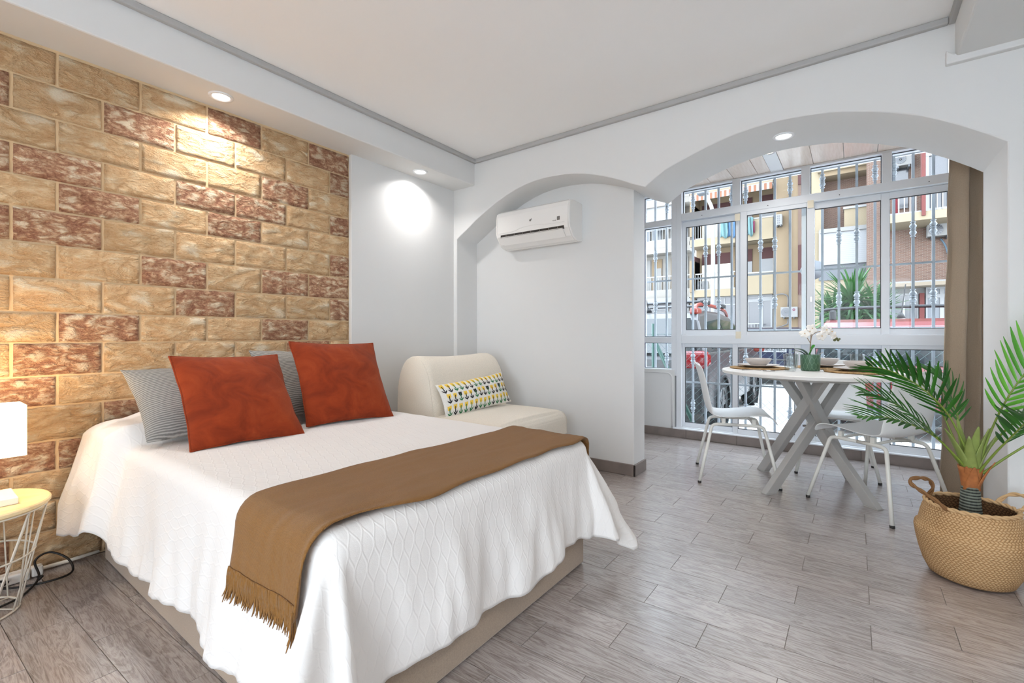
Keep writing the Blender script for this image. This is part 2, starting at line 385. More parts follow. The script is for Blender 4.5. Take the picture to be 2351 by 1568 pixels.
# ------------------------------------------------------------------ mesh helpers
class MB:
    def __init__(s): s.v = []; s.f = []; s.uv = {}
    def add(s, vs_, fs): 
        o = len(s.v); s.v += [tuple(v) for v in vs_]; s.f += [tuple(i + o for i in f) for f in fs]; return o
    def box(s, a, b, M=None):
        (x0, y0, z0), (x1, y1, z1) = a, b
        p = [(x0, y0, z0), (x1, y0, z0), (x1, y1, z0), (x0, y1, z0), (x0, y0, z1), (x1, y0, z1), (x1, y1, z1), (x0, y1, z1)]
        if M: p = [M @ Vector(q) for q in p]
        s.add(p, [(0, 3, 2, 1), (4, 5, 6, 7), (0, 1, 5, 4), (1, 2, 6, 5), (2, 3, 7, 6), (3, 0, 4, 7)]); return s
    def tube(s, path, r, n=8, cap=True, closed=False):
        P = [Vector(p) for p in path]; m = len(P); rings = []
        prev = None
        for i in range(m):
            if closed: t = (P[(i + 1) % m] - P[i - 1])
            else: t = P[min(i + 1, m - 1)] - P[max(i - 1, 0)]
            t = t.normalized() if t.length > 1e-9 else Vector((0, 0, 1))
            if prev is None:
                a = Vector((0, 0, 1)) if abs(t.z) < .9 else Vector((1, 0, 0)); u = t.cross(a).normalized()
            else: u = (prev - t * prev.dot(t)).normalized()
            prev = u; w_ = t.cross(u); rr = r[i] if isinstance(r, (list, tuple)) else r
            rings.append([P[i] + (u * math.cos(2 * PI * k / n) + w_ * math.sin(2 * PI * k / n)) * rr for k in range(n)])
        vs_ = [q for R in rings for q in R]; fs = []
        for i in range(m if closed else m - 1):
            j = (i + 1) % m
            for k in range(n): fs.append((i * n + k, i * n + (k + 1) % n, j * n + (k + 1) % n, j * n + k))
        if cap and not closed: fs += [tuple(range(n))[::-1], tuple((m - 1) * n + k for k in range(n))]
        s.add(vs_, fs); return s
    def lathe(s, prof, n=24, c=(0, 0, 0), uv=False, ax=None):
        m = len(prof); vs_ = []
        N1 = n + 1 if uv else n
        for i in range(m):
            for k in range(N1):
                a = 2 * PI * k / n; vs_.append((c[0] + prof[i][0] * math.cos(a), c[1] + prof[i][0] * math.sin(a), c[2] + prof[i][1]))
        fs = []; ln = [0]
        for i in range(1, m): ln.append(ln[-1] + math.dist(prof[i], prof[i - 1]))
        for i in range(m - 1):
            for k in range(n):
                f = (i * N1 + k, i * N1 + (k + 1) % N1, (i + 1) * N1 + (k + 1) % N1, (i + 1) * N1 + k); fs.append(f)
        if ax: vs_ = [ax @ Vector(q) for q in vs_]
        o = s.add(vs_, fs)
        if uv:
            for i in range(m):
                for k in range(N1): s.uv[o + i * N1 + k] = (k / n * uv[0], (ln[i] / ln[-1]) * uv[1])
        return s
    def grid(s, fn, nu, nv, uv=None):
        vs_ = []; 
        for i in range(nu + 1):
            for j in range(nv + 1): vs_.append(fn(i / nu, j / nv))
        fs = [(i * (nv + 1) + j, (i + 1) * (nv + 1) + j, (i + 1) * (nv + 1) + j + 1, i * (nv + 1) + j + 1) for i in range(nu) for j in range(nv)]
        o = s.add(vs_, fs)
        if uv:
            for i in range(nu + 1):
                for j in range(nv + 1): s.uv[o + i * (nv + 1) + j] = uv(i / nu, j / nv)
        return s
    def prism(s, poly, y0, y1, axis='Y'):
        # polygon (a, b) extruded: axis Y -> (a, y, b); X -> (x, a, b); Z -> (a, b, z)
        n = len(poly)
        def p(a, b, d): return (a, d, b) if axis == 'Y' else ((d, a, b) if axis == 'X' else (a, b, d))
        vs_ = [p(a, b, y0) for a, b in poly] + [p(a, b, y1) for a, b in poly]
        fs = [tuple(range(n)), tuple(range(2 * n - 1, n - 1, -1))] + [(i, i + n, (i + 1) % n + n, (i + 1) % n) for i in range(n)]
        s.add(vs_, fs); return s
    def build(s, name, mat, parent=None, smooth=False, bevel=0, seg=2, subd=0, solid=0, kind=None, label=None):
        me = D.meshes.new(name); me.from_pydata(s.v, [], s.f); me.validate()
        bm = bmesh.new(); bm.from_mesh(me)
        if not s.uv: bmesh.ops.remove_doubles(bm, verts=bm.verts, dist=1e-6)
        bmesh.ops.recalc_face_normals(bm, faces=bm.faces)
        bm.to_mesh(me); bm.free()
        if s.uv:
            ul = me.uv_layers.new(name='UVMap')
            for lp in me.loops: ul.data[lp.index].uv = s.uv.get(lp.vertex_index, (0, 0))
        if smooth:
            for p in me.polygons: p.use_smooth = True
        for mm in (mat if isinstance(mat, (list, tuple)) else [mat]): me.materials.append(MATS[mm])
        o = D.objects.new(name, me); COL.objects.link(o)
        if parent: o.parent = parent
        if bevel:
            b = o.modifiers.new('bevel', 'BEVEL'); b.width = bevel; b.segments = seg; b.limit_method = 'ANGLE'; b.angle_limit = math.radians(40)
        if solid:
            b = o.modifiers.new('solid', 'SOLIDIFY'); b.thickness = solid; b.offset = 0
        if subd:
            b = o.modifiers.new('subd', 'SUBSURF'); b.levels = subd; b.render_levels = subd
        if kind: o['kind'] = kind
        if label: o['label'] = label
        return o
def box(name, a, b, mat, parent=None, bevel=0, **k): return MB().box(a, b).build(name, mat, parent, bevel=bevel, **k)
def thing(name, loc, label, cat, group=None, rz=0):
    o = D.objects.new(name, None); COL.objects.link(o); o.location = loc; o.rotation_euler = (0, 0, rz); o.empty_display_size = .05
    o['label'] = label; o['category'] = cat
    if group: o['group'] = group
    return o
def tag(o, label, cat, group=None):
    o['label'] = label; o['category'] = cat
    if group: o['group'] = group
    return o
def struct(o): o['kind'] = 'structure'; return o
def sempty(name, loc=(0, 0, 0)):
    o = D.objects.new(name, None); COL.objects.link(o); o.location = loc; o['kind'] = 'structure'; return o
def copy_tree(o, parent=None):
    c = o.copy(); COL.objects.link(c)
    if parent: c.parent = parent
    for ch in list(o.children): copy_tree(ch, c)
    return c
def bez(p0, p1, p2, p3, n):
    P = [Vector(p) for p in (p0, p1, p2, p3)]; out = []
    for i in range(n + 1):
        t = i / n; out.append(P[0] * (1 - t) ** 3 + P[1] * 3 * t * (1 - t) ** 2 + P[2] * 3 * t * t * (1 - t) + P[3] * t ** 3)
    return out
def catmull(pts, n=8):
    P = [Vector(p) for p in pts]; out = []
    for i in range(len(P) - 1):
        a = P[max(i - 1, 0)]; b = P[i]; c = P[i + 1]; d = P[min(i + 2, len(P) - 1)]
        for k in range(n):
            t = k / n; out.append(.5 * (2 * b + (c - a) * t + (2 * a - 5 * b + 4 * c - d) * t * t + (3 * b - a - 3 * c + d) * t ** 3))
    out.append(P[-1]); return out
def sstep(a, b, x):
    t = max(0, min(1, (x - a) / (b - a))); return t * t * (3 - 2 * t)
def nz(x, y=0, z=0): return mnoise.noise(Vector((x, y, z)))

# ================================================================== SETTING
ZC = 2.455; YA = 2.895; YB = 3.37; XW = -2.77; ZS = 2.245
# ---- floor with tiles laid plank by plank
floor = struct(box('floor', (-3.0, -2.0, -.1), (2.3, 4.72, -.0028), 'grout'))
def plank_row(k, x): return 2.15 + .1545 * k + .037 * (x + .63)
def add_planks():
    pl = []
    for k in range(-15, 18):
        off = -.41 if k % 2 == 0 else -.635
        for n in range(-7, 7):
            x0 = off + .4545 * n; x1 = x0 + .4545
            yc = plank_row(k, x0 + .22) + .077
            xmin, xmax = (-2.79, 1.25 if yc < 1.2 else 2.19) if yc < 3.05 else ((-1.93, .93) if yc > 3.3 else (-1.93, .93))
            if yc < -.15 or yc > 4.68: continue
            a, b = max(x0, xmin), min(x1, xmax)
            if b - a < .03: continue
            if a > -2.6 and b < -1.0 and .68 < yc < 1.72: continue
            g = .0011
            xm = (a + b) / 2; ym = plank_row(k, xm) + .07725
            poly = []
            for x, up in ((a + g, 0), (b - g, 0), (b - g, 1), (a + g, 1)):
                y = plank_row(k + up, x) + (g if not up else -g)
                poly.append((x - xm, min(y, 4.66) - ym))
            o = MB().prism(poly, -.008, 0, 'Z').build('plank', 'wood_tile', floor)
            o.location = (xm, ym, 0)
            dz = random.uniform(-.0006, 0); o.location.z = dz
            pl.append(o)
    return pl
add_planks()

# ---- ceiling, soffit and beam
struct(box('ceiling', (-2.9, -2.0, ZC), (2.3, YA + .02, ZC + .15), 'ceiling_paint'))
struct(box('trim_1', (-2.535, -1.95, 2.423), (-2.508, YA, ZC), 'trim_grey', bevel=.006))
struct(box('trim_2', (-2.508, YA - .024, 2.423), (.345, YA + .004, ZC), 'trim_grey', bevel=.006))
struct(box('trim_3', (.345, -1.95, 2.423), (.372, YA, ZC), 'trim_grey', bevel=.006))
struct(box('ceiling_soffit', (-3.0, -2.0, ZS), (-2.533, YA + .02, ZC + .1), 'plaster', bevel=.008))
struct(box('ceiling_beam', (.368, -2.0, 2.262), (1.35, YA + .02, ZC + .1), 'plaster', bevel=.008))
struct(MB().prism([(.335, 2.235), (2.2, 2.235), (2.2, 2.275), (.362, 2.275), (.335, 2.3)], YA - .03, YA + .01, 'Y').build('trim_4', 'plaster', bevel=.006))

# ---- stone wall: mortar bed + individual stones
wall_left = struct(box('wall_left', (-3.0, -2.0, 0), (-2.8005, 1.889, ZS + .02), 'mortar'))
ZR = [2.235, 2.089, 1.943, 1.802, 1.671, 1.541, 1.394, 1.247, 1.101, .9695, .8266, .697, .546, .415, .287, .158, .004]
JA = [-.726, -.435, -.144, .147, .438, .731, 1.02, 1.304, 1.595, 1.887]
JB = [-.57, -.28, .01, .301, .59, .875, 1.162, 1.452, 1.744, 1.887]
DARK = {0: [1.1, 1.7], 1: [.2, .7, 1.8], 2: [1.5], 3: [.2, .4, 1.0, 1.3, 1.8], 4: [.6, 1.2], 5: [.1, .4, 1.8], 6: [.9, 1.5, 1.7],
        7: [1.0, 1.8], 8: [.6, 1.5], 9: [.4, 1.6], 10: [.3, 1.2], 11: [1.3, .7], 12: [.6, .3], 13: [1.0], 14: [.6, 1.2], 15: [.1]}
for r in range(16):
    J = JA if r % 2 == 0 else JB
    z1, z0 = ZR[r] - .003, ZR[r + 1] + .003
    for j in range(len(J) - 1):
        y0, y1 = J[j] + .0035, J[j + 1] - .0035
        
        yc, zc = (y0 + y1) / 2, (z0 + z1) / 2; hw, hh = (y1 - y0) / 2, (z1 - z0) / 2
        dark = any(y0 - .01 < d < y1 + .01 for d in DARK[r])
        sd = r * 31.7 + j * 7.3
        def stone(u, v):
            def rm(q, n_):
                k_ = q * n_
                if k_ < 1: return .012 * k_
                if k_ > n_ - 1: return 1 - .012 * (n_ - k_)
                return .012 + (k_ - 1) / (n_ - 2) * .976
            a, b = rm(u, nu_) * 2 - 1, rm(v, nv_) * 2 - 1
            if nu_ > 8: b = (.5 + (b / 2) * (1 if abs(b) > .97 else .98 / .976 * .99)) * 2 - 1
            e = min((1 - abs(a)) * 2, (1 - abs(b)) * hh / hw * 2)
            lift = .008 * sstep(0, .02, e)
            d = nz(a * 2.2 + sd, b * 1.6, 1.3) * .006 + nz(a * 5 + sd, b * 4, 4.1) * .005 + nz(a * 11 + sd, b * 8, 2.1) * .004
            ey = nz(sd, b * 3, 9) * .003 * abs(a) ** 6; ez = nz(a * 3, sd, 5) * .003 * abs(b) ** 6
            return (lift + max(d, -.006) * sstep(0, .12, e) + (.001 if e > .001 else -.008), a * hw + ey, b * hh + ez)
        nu_, nv_ = (18, 9) if y0 > -.1 else (6, 3)
        m = MB().grid(stone, nu_, nv_)
        if (y1 - y0) < .03: continue
        o = m.build('stone', 'stone_dark' if dark else 'stone_cream', wall_left, smooth=True); o.location = (-2.804, yc, zc)

struct(box('wall_corner', (-3.0, 1.889, 0), (XW, YA + .02, ZS + .02), 'plaster', bevel=.004))

# ---- arched wall
A1 = [(1051.5, 549), (1072, 525), (1092.5, 505.4), (1115, 484), (1137, 465), (1160, 449), (1182, 434), (1204, 423), (1226, 414), (1248, 408), (1271, 403.6), (1293, 400), (1316, 398), (1338, 398), (1360, 400), (1382, 403), (1405, 408.5), (1428, 414.5), (1450, 420.5), (1481, 429)]
A2 = [(1503, 409), (1525, 391), (1557, 371), (1590, 354.5), (1622, 337), (1655, 321), (1687, 308), (1720, 296), (1752, 286), (1785, 277.5), (1817, 270), (1850, 264.5), (1900, 258.6), (1930, 256), (1962, 255), (2000, 256), (2038.6, 258), (2076, 261), (2115, 266), (2147, 273), (2179, 281), (2211, 290), (2242.6, 299), (2278, 311), (2313, 325)]
def ony(u, v, y):       # the point of the plane y = const that this measurement of the survey photo falls on
    k = (u - 1175.5) / 1061; dx = -math.sin(YAW) + math.cos(YAW) * k; dy = math.cos(YAW) + math.sin(YAW) * k
    t = y / dy; return (dx * t, y, 1 + (771 - v) / 1061 * t)
pr = [(ony(u, v, YA)[0], ony(u, v, YA)[2]) for u, v in A1 + A2]
# smooth the measured heights
def smooth(p):
    q = p[:]
    for i in range(1, len(p) - 1):
        if i == len(A1) - 1: continue
        q[i] = (p[i][0], .25 * p[i - 1][1] + .5 * p[i][1] + .25 * p[i + 1][1])
    return q
pr = smooth(smooth(pr))
pr[0] = (-2.735, pr[0][1]); xr = pr[-1][0]
poly = [(-3.0, 0), (-2.735, 0)] + pr + [(xr, 0), (2.3, 0), (2.3, ZC + .1), (-3.0, ZC + .1)]
def arch_wall():
    bm = bmesh.new(); f = [bm.verts.new((x, YA, z)) for x, z in poly]
    face = bm.faces.new(f); r = bmesh.ops.extrude_face_region(bm, geom=[face])
    bmesh.ops.translate(bm, vec=(0, YB - YA, 0), verts=[e for e in r['geom'] if isinstance(e, bmesh.types.BMVert)])
    bmesh.ops.triangulate(bm, faces=[q for q in bm.faces if len(q.verts) > 4]); bmesh.ops.recalc_face_normals(bm, faces=bm.faces)
    me = D.meshes.new('wall_front'); bm.to_mesh(me); bm.free(); me.materials.append(MATS['plaster'])
    o = D.objects.new('wall_front', me); COL.objects.link(o)
    for p in me.polygons:
        p.use_smooth = abs(p.normal.y) < .5 and p.center.z > 1.8
    b = o.modifiers.new('bevel', 'BEVEL'); b.width = .006; b.segments = 2; b.limit_method = 'ANGLE'; b.angle_limit = math.radians(60)
    return struct(o)
arch_wall()
YN = 3.16
struct(box('wall_niche', (-3.0, YN, 0), (-1.262, YB, 2.3), 'plaster', bevel=.006))
# skirting tiles round the niche wall and its end
bb = struct(box('baseboard_niche', (-2.73, YN - .013, 0), (-1.249, YN, .082), 'skirting_tile', bevel=.003))
struct(box('baseboard_pier', (-1.262, YN - .013, 0), (-1.249, YB + .0, .082), 'skirting_tile', bevel=.003))
struct(box('baseboard_left', (XW, 1.9, 0), (XW + .012, YA, .082), 'skirting_tile', bevel=.003))
struct(box('baseboard_right', (xr + .001, YA - .013, 0), (2.25, YA, .082), 'skirting_tile', bevel=.003))
struct(box('wall_right', (2.2, -2.0, 0), (2.35, YA, ZC + .1), 'plaster'))
wr = struct(MB().box((-3.0, -2.1, 0), (-1.0, -1.95, ZC + .1)).box((1.0, -2.1, 0), (2.35, -1.95, ZC + .1)).box((-1.0, -2.1, 2.15), (1.0, -1.95, ZC + .1)).build('wall_rear', 'plaster'))
w3 = sempty('window_fill')  # unseen glazed door added behind the camera to let in fill daylight
for x in (-1.0, -.03, .94): box('frame_stile', (x, -2.06, 0), (x + .06, -1.99, 2.15), 'frame_white', w3)
box('frame_rail', (-.94, -2.06, 2.09), (.94, -1.99, 2.15), 'frame_white', w3); box('frame_rail', (-.94, -2.06, 0), (.94, -1.99, .06), 'frame_white', w3)
for x in (-.94, .03): box('pane', (x, -2.03, .06), (x + .91, -2.024, 2.09), 'window_glass', w3)
area('rear_portal', (0, -2.12, 1.08), 2.0, 1, rot=(PI / 2, 0, 0), shape='RECTANGLE', size_y=2.3, portal=True)
struct(box('ground_bounce', (-8, -14, -.3), (8, -2.1, -.06), 'bounce_white'))  # unseen ground, made white to bounce daylight up to the ceiling

# ---- glazed balcony room
ZB = 2.458
wall_bl = struct(box('wall_balcony_left', (-2.1, YB, -.1), (-1.93, 4.8, ZB + .1), 'plaster'))
struct(box('wall_balcony_right', (.93, YB, -.1), (1.1, 4.8, ZB + .1), 'plaster'))
bc = struct(box('ceiling_balcony', (-2.1, YB, ZB + .012), (1.1, 4.95, ZB + .12), 'ceiling_paint'))
xs = [-1.93, -1.7, -1.5, -1.3, -1.1, -.9, -.7, -.6]
ed = xs + [-.5, -.28, -.07, .145, .355, .565, .775, .93]
for a, b in zip(ed[:-1], ed[1:]):
    if a == -.6: box('ceiling_strip', (a + .001, YB, ZB - .004), (b - .001, 4.8, ZB + .012), 'lacquer_white', bc, bevel=.002, label='white strip between the wood planks'); continue
    o = box('ceiling_plank', (-(b - a) / 2 + .0015, -.71, 0), ((b - a) / 2 - .0015, .71, .012), 'ceiling_wood', bc, bevel=.002); o.location = ((a + b) / 2, YB + .715, ZB)
# kerb below the glazing
kerb = struct(box('baseboard_window', (-1.93, 4.64, -.05), (.93, 4.80, .078), 'grout'))
for i in range(9):
    a = -1.93 + i * .4545 - .30; b = a + .4525
    a = max(a, -1.93); b = min(b, .93)
    if b - a > .02: box('skirting_tile', (a, 4.631, .0), (b, 4.642, .08), 'skirting_tile', kerb, bevel=.002)
box('sill', (-1.45, 4.630, .080), (.93, 4.80, .092), 'frame_white', kerb, bevel=.003)
struct(box('wall_sidelight', (-1.93, 4.66, .0), (-1.44, 4.79, .66), 'plaster', bevel=.0))
# bead framing the low panel
pb = [(-1.93, .63), (-1.52, .63)] + [(-1.52 + .055 * math.sin(t), .575 + .055 * math.cos(t)) for t in (.4, .8, 1.2)] + [(-1.465, .575), (-1.465, .085)]
struct(MB().tube([(x, 4.66, z) for x, z in pb], .009, 6).build('trim_5', 'plaster', smooth=True))

# ---- windows: frames, sashes, panes
WY = 4.715
def rails(parent, name, x0, x1, z0, z1, t, y0, y1, mat='frame_white'):
    """four frame members as parts"""
    box(name + '_stile', (x0, y0, z0), (x0 + t, y1, z1), mat, parent, bevel=.003)
    box(name + '_stile', (x1 - t, y0, z0), (x1, y1, z1), mat, parent, bevel=.003)
    box(name + '_rail', (x0 + t, y0, z0), (x1 - t, y1, z0 + t), mat, parent, bevel=.003)
    box(name + '_rail', (x0 + t, y0, z1 - t), (x1 - t, y1, z1), mat, parent, bevel=.003)
def pane(parent, x0, x1, z0, z1, y=WY + .02, gasket=True):
    p = box('pane', (x0 - .004, y, z0 - .004), (x1 + .004, y + .005, z1 + .004), 'window_glass', parent)
    if gasket:
        m = MB(); g = .005; ya, yb = y - .012, y
        for a, b in (((x0, ya, z0), (x0 + g, yb, z1)), ((x1 - g, ya, z0), (x1, yb, z1)), ((x0, ya, z0), (x1, yb, z0 + g)), ((x0, ya, z1 - g), (x1, yb, z1))): m.box(a, b)
        m.build('gasket', 'gasket', p)
    return p
w1 = sempty('window_1')
# sidelight
for a, b, nm in (((-1.93, 4.67, .6), (-1.768, 4.78, ZB), 'frame_stile'), ((-1.475, 4.67, .6), (-1.425, 4.78, ZB), 'frame_stile'),
                 ((-1.768, 4.675, .6), (-1.475, 4.775, .668), 'frame_rail'), ((-1.768, 4.675, .93), (-1.475, 4.775, .99), 'frame_rail'),
                 ((-1.768, 4.675, 2.113), (-1.475, 4.775, 2.175), 'frame_rail'), ((-1.768, 4.675, 2.435), (-1.475, 4.775, ZB), 'frame_rail')):
    box(nm, a, b, 'frame_white', w1, bevel=.003)
pane(w1, -1.768, -1.475, .668, .93); pane(w1, -1.768, -1.475, .99, 2.113); pane(w1, -1.768, -1.475, 2.175, 2.435)
w2 = sempty('window_2')
# main posts and transoms
box('post', (-1.425, 4.665, .09), (-1.375, 4.785, ZB), 'frame_white', w2, bevel=.003)
box('post', (.88, 4.665, .09), (.93, 4.785, ZB), 'frame_white', w2, bevel=.003)
box('transom', (-1.375, 4.66, .925), (.88, 4.785, 1.008), 'frame_white', w2, bevel=.004)
box('transom', (-1.375, 4.66, 2.135), (.88, 4.785, 2.205), 'frame_white', w2, bevel=.004)
box('head_rail', (-1.375, 4.67, 2.44), (.88, 4.785, ZB), 'frame_white', w2, bevel=.003)
box('bottom_rail', (-1.375, 4.67, .088), (.88, 4.785, .1), 'frame_white', w2, bevel=.003)
for a, b in ((-.913, -.846), (-.368, -.304), (.173, .235), (.69, .75)):
    box('mullion', (a, 4.668, 2.205), (b, 4.78, 2.44), 'frame_white', w2, bevel=.003)
for a, b in ((-1.375, -.913), (-.846, -.368), (-.304, .173), (.235, .69)): pane(w2, a, b, 2.207, 2.44)
def sash(x0, x1, z0, z1, t, y, pz=None, label=None):
    s = MB().box((x0, y, z0), (x0 + t, y + .035, z1)).box((x1 - t, y, z0), (x1, y + .035, z1)).box((x0 + t, y, z0), (x1 - t, y + .035, z0 + t)).box((x0 + t, y, z1 - t), (x1 - t, y + .035, z1)).build('sash', 'frame_white', w2, bevel=.003, label=label)
    pane(s, x0 + t, x1 - t, z0 + t, z1 - t, y + .015)
    return s
sash(-1.393, -.838, 1.005, 2.125, .052, 4.70)
sash(-.845, -.272, .985, 2.155, .055, 4.665)
sash(-.33, .222, 1.008, 2.132, .053, 4.70)
sash(.17, .72, 1.005, 2.132, .05, 4.705)
sash(-1.4, -.868, .094, .938, .05, 4.70)
sash(-.913, -.37, .094, .938, .046, 4.672)
sash(-.32, .222, .094, .945, .05, 4.70)
sash(.172, .72, .094, .945, .05, 4.672)
box('mullion', (-.383, 4.72, .1), (-.31, 4.78, .93), 'frame_white', w2); box('mullion', (-.335, 4.725, 1.0), (-.28, 4.78, 2.14), 'frame_white', w2)
box('track_stile', (-.372, 4.745, 1.0), (-.335, 4.775, 2.13), 'frame_white', w2)
box('mullion', (.71, 4.7, .1), (.88, 4.78, 2.14), 'frame_white', w2)
for x, z in ((-.868, 2.095), (-.30, 2.12), (-.86, 1.01)):
    box('sealant_patch', (x - .022, 4.657, z - .035), (x + .022, 4.661, z + .03), 'sealant', w2)
for x in (-1.18, -.62, -.1, .45):
    for z in (2.16,): MB().lathe([(0, 0), (.004, 0), (.004, .004), (0, .004)], 8, ax=Matrix.Translation((x, 4.661, z)) @ Matrix.Rotation(PI / 2, 4, 'X')).build('screw', 'gasket', w2)
# slim lever and lock plate
lk = box('lock_plate', (-.306, 4.664, 1.2), (-.286, 4.667, 1.4), 'frame_white', w2, bevel=.001); box('lever', (-.302, 4.655, 1.29), (-.29, 4.664, 1.33), 'chrome', lk)
lk = box('lock_plate', (-1.392, 4.696, .42), (-1.366, 4.70, .72), 'frame_white', w2, bevel=.001)
for z in (.46, .66, .68): box('lock_hole', (-1.381, 4.6945, z), (-1.375, 4.6965, z + .008), 'gasket', lk)

# ---- security grille outside the glazing
GY = 4.9
gr = thing('window_grille', (0, GY, 0), 'white wrought iron security grille with turned knops behind the window panes', 'grille')
KN = [(.0095, -.062), (.018, -.06), (.018, -.055), (.011, -.05), (.02, -.036), (.024, -.026), (.018, -.012), (.012, -.008), (.022, .0), (.012, .008), (.018, .012), (.024, .026), (.02, .036), (.011, .05), (.018, .055), (.018, .06), (.0095, .062)]
def bar_mesh(zs):
    m = MB(); h = .0095; z = .02
    m.box((-h, -h, .02), (h, h, 2.5))
    for c in zs: m.lathe(KN, 12, (0, 0, c))
    return m
protoM = bar_mesh((1.855, 1.315)); protoE = bar_mesh((2.36, .77, .285))
BX = [(-1.716, 'M'), (-1.595, 'E'), (-1.46, 'E'), (-1.328, 'E'), (-1.205, 'M'), (-1.082, 'M'), (-.963, 'E'), (-.84, 'E'), (-.713, 'M'), (-.595, 'M'), (-.473, 'E'), (-.35, 'E'), (-.228, 'E'), (-.109, 'M'), (.015, 'M'), (.137, 'E'), (.258, 'E'), (.377, 'M'), (.499, 'M'), (.616, 'E'), (.74, 'E')]
bm_, be_ = None, None
for x, k in BX:
    src = bm_ if k == 'M' else be_
    if src is None:
        src = (protoM if k == 'M' else protoE).build('bar', 'grille_white', gr, bevel=0)
        if k == 'M': bm_ = src
        else: be_ = src
        o = src
    else: o = src.copy(); COL.objects.link(o); o.parent = gr
    o.location = (x, 0, 0)
for z in (1.582, .525, .06, 2.47): box('cross_bar', (-1.85, -.006, z - .008), (.86, .006, z + .008), 'grille_white', gr)

# ---- recessed ceiling lamps
def downlight(x, y, z, label, power, r=.048, small=False, col=(1, .975, .95), group='round recessed ceiling lamps'):
    t = thing('downlight', (x, y, z), label, 'ceiling lamp', group)
    MB().lathe([(r * .82, -.002), (r * .9, -.006), (r * 1.15, -.006), (r * 1.2, -.002), (r * 1.2, .004), (r * .82, .004)], 28).build('trim_ring', 'lacquer_white' if not small else 'chrome', t, smooth=True)
    MB().lathe([(.0001, -.001), (r * .84, -.001)], 24).build('lens', 'led_disc' if not small else 'led_small', t)
    l = area('downlight_lamp', (0, 0, -.012), r * 1.6, power, col, spread=math.radians(140)); l.parent = t
downlight(-2.648, 1.03, ZS, 'bright round downlight in the soffit above the stone wall', DOWN)
downlight(-2.646, 2.40, ZS, 'bright round downlight in the soffit above the white corner wall', DOWN * .75)
downlight(-2.648, -.34, ZS, 'bright round downlight in the soffit above the bedside lamp', DOWN)
def arch_z(x):
    for (xa_, za_), (xb_, zb_) in zip(pr[:-1], pr[1:]):
        if xa_ <= x <= xb_: return za_ + (zb_ - za_) * (x - xa_) / (xb_ - xa_)
downlight(-.335, 3.13, arch_z(-.335) - .001, 'round downlight set in the underside of the large arch', DOWN * .7, col=(1, .98, .97))
downlight(-.545, 4.16, ZB - .004, 'small chrome spotlight in the white strip of the wooden balcony ceiling', 3, r=.034, small=True)
for i, (x, y) in enumerate(((.85, 1.6), (.85, .3), (.85, -1.0))):  # unseen beam lamps added beyond the view as fill light
    downlight(x, y, 2.262, ('unseen round downlight added for fill in the right hand beam nearest the arch', 'unseen round downlight added for fill in the middle of the right hand beam', 'unseen round downlight added for fill at the rear end of the right hand beam')[i], DOWN * 1.0, col=(1, .985, .97))

# ================================================================== BED
bed = thing('bed', (-1.83, 1.2, 0), 'low double bed with beige upholstered base standing against the stone wall', 'bed')
bx0, bx1, by0, by1 = -2.69, -.958, .575, 1.825
bl = lambda x, y, z: (x + 1.83, y - 1.2, z)
MB().box(bl(bx0, by0, .004), bl(bx1, by1, .29)).build('bed_base', 'bed_base_fabric', bed, bevel=.008)
MB().box(bl(-2.74, .60, .29), bl(-.985, 1.81, .53)).build('mattress', 'cushion_white', bed, bevel=.04, seg=4)

X0, X1, Y0, Y1, ZT = -2.76, -.935, .565, 1.845, .548
RR = .055
def hump(x, y):
    # long pillow under the bedspread at the head end
    h = .115 * sstep(-2.33, -2.42, x) * (1 - .3 * sstep(-2.6, -2.8, x))
    return h * (.72 + .28 * sstep(Y0 + RR, Y0 + .17, y)) * (.72 + .28 * sstep(Y1 - RR, Y1 - .17, y))
def bed_pt(s, t, lift=0.0):
    """s along the bed, t across it: flat cloth coordinates -> draped position"""
    xf = X1 - RR; ya, yb = Y0 + RR, Y1 - RR
    qx = min(s, xf); qy = min(max(t, ya), yb)
    dx, dy = s - qx, t - qy; d = math.hypot(dx, dy)
    top = ZT + hump(qx, qy) + .004 * nz(s * 3, t * 3, 1) + .0018 * nz(s * 11, t * 9, 5)
    if d < 1e-6: return Vector((s, t, top + lift))
    n = Vector((dx / d, dy / d, 0))
    corner = 2 * abs(n.x * n.y)                       # 0 on a straight side, 1 on the corner diagonal
    arc = RR * PI / 2
    if d < arc:
        a = d / RR; out, drop, e = RR * math.sin(a), RR * (1 - math.cos(a)), 0
        nn = n * math.sin(a) + Vector((0, 0, math.cos(a)))
    else:
        e = d - arc
        fl = .10 + .36 * corner ** 1.2
        out, drop = RR + e * fl, RR + e * math.sqrt(1 - fl * fl); nn = n
    k = min(1, e / .28)
    tang = s if abs(dy) > abs(dx) else t
    wv = math.sin(tang * 13 + 1.2 * nz(tang * 3, 0, 2) + (0 if dy < 0 else 2)) * .6 + nz(tang * 9, e * 3, 3) * .9 + nz(tang * 22, e * 6, 7) * .35
    fold = k * .026 * wv * (1 - .3 * corner)
    if corner > .02:
        ph = math.atan2(abs(dy), abs(dx)); fold += k * corner * .055 * math.cos(ph * 7.0 - 1.0)
    # the head end bulges where the pillow is
    if dy < 0: fold += .05 * sstep(-2.34, -2.43, s) * min(1, d / .08) * (1 + .5 * k)
    out += fold + .006 * k
    p = Vector((qx, qy, top)) + n * out - Vector((0, 0, drop))
    p.z = max(p.z, .012 + .004 * nz(s * 9, t * 9))
    return p + nn * lift
def hem(s, edge):
    return .012 * math.sin(s * 9 + edge) + .02 * nz(s * 4, edge, 1) + .008 * nz(s * 15, edge, 4)
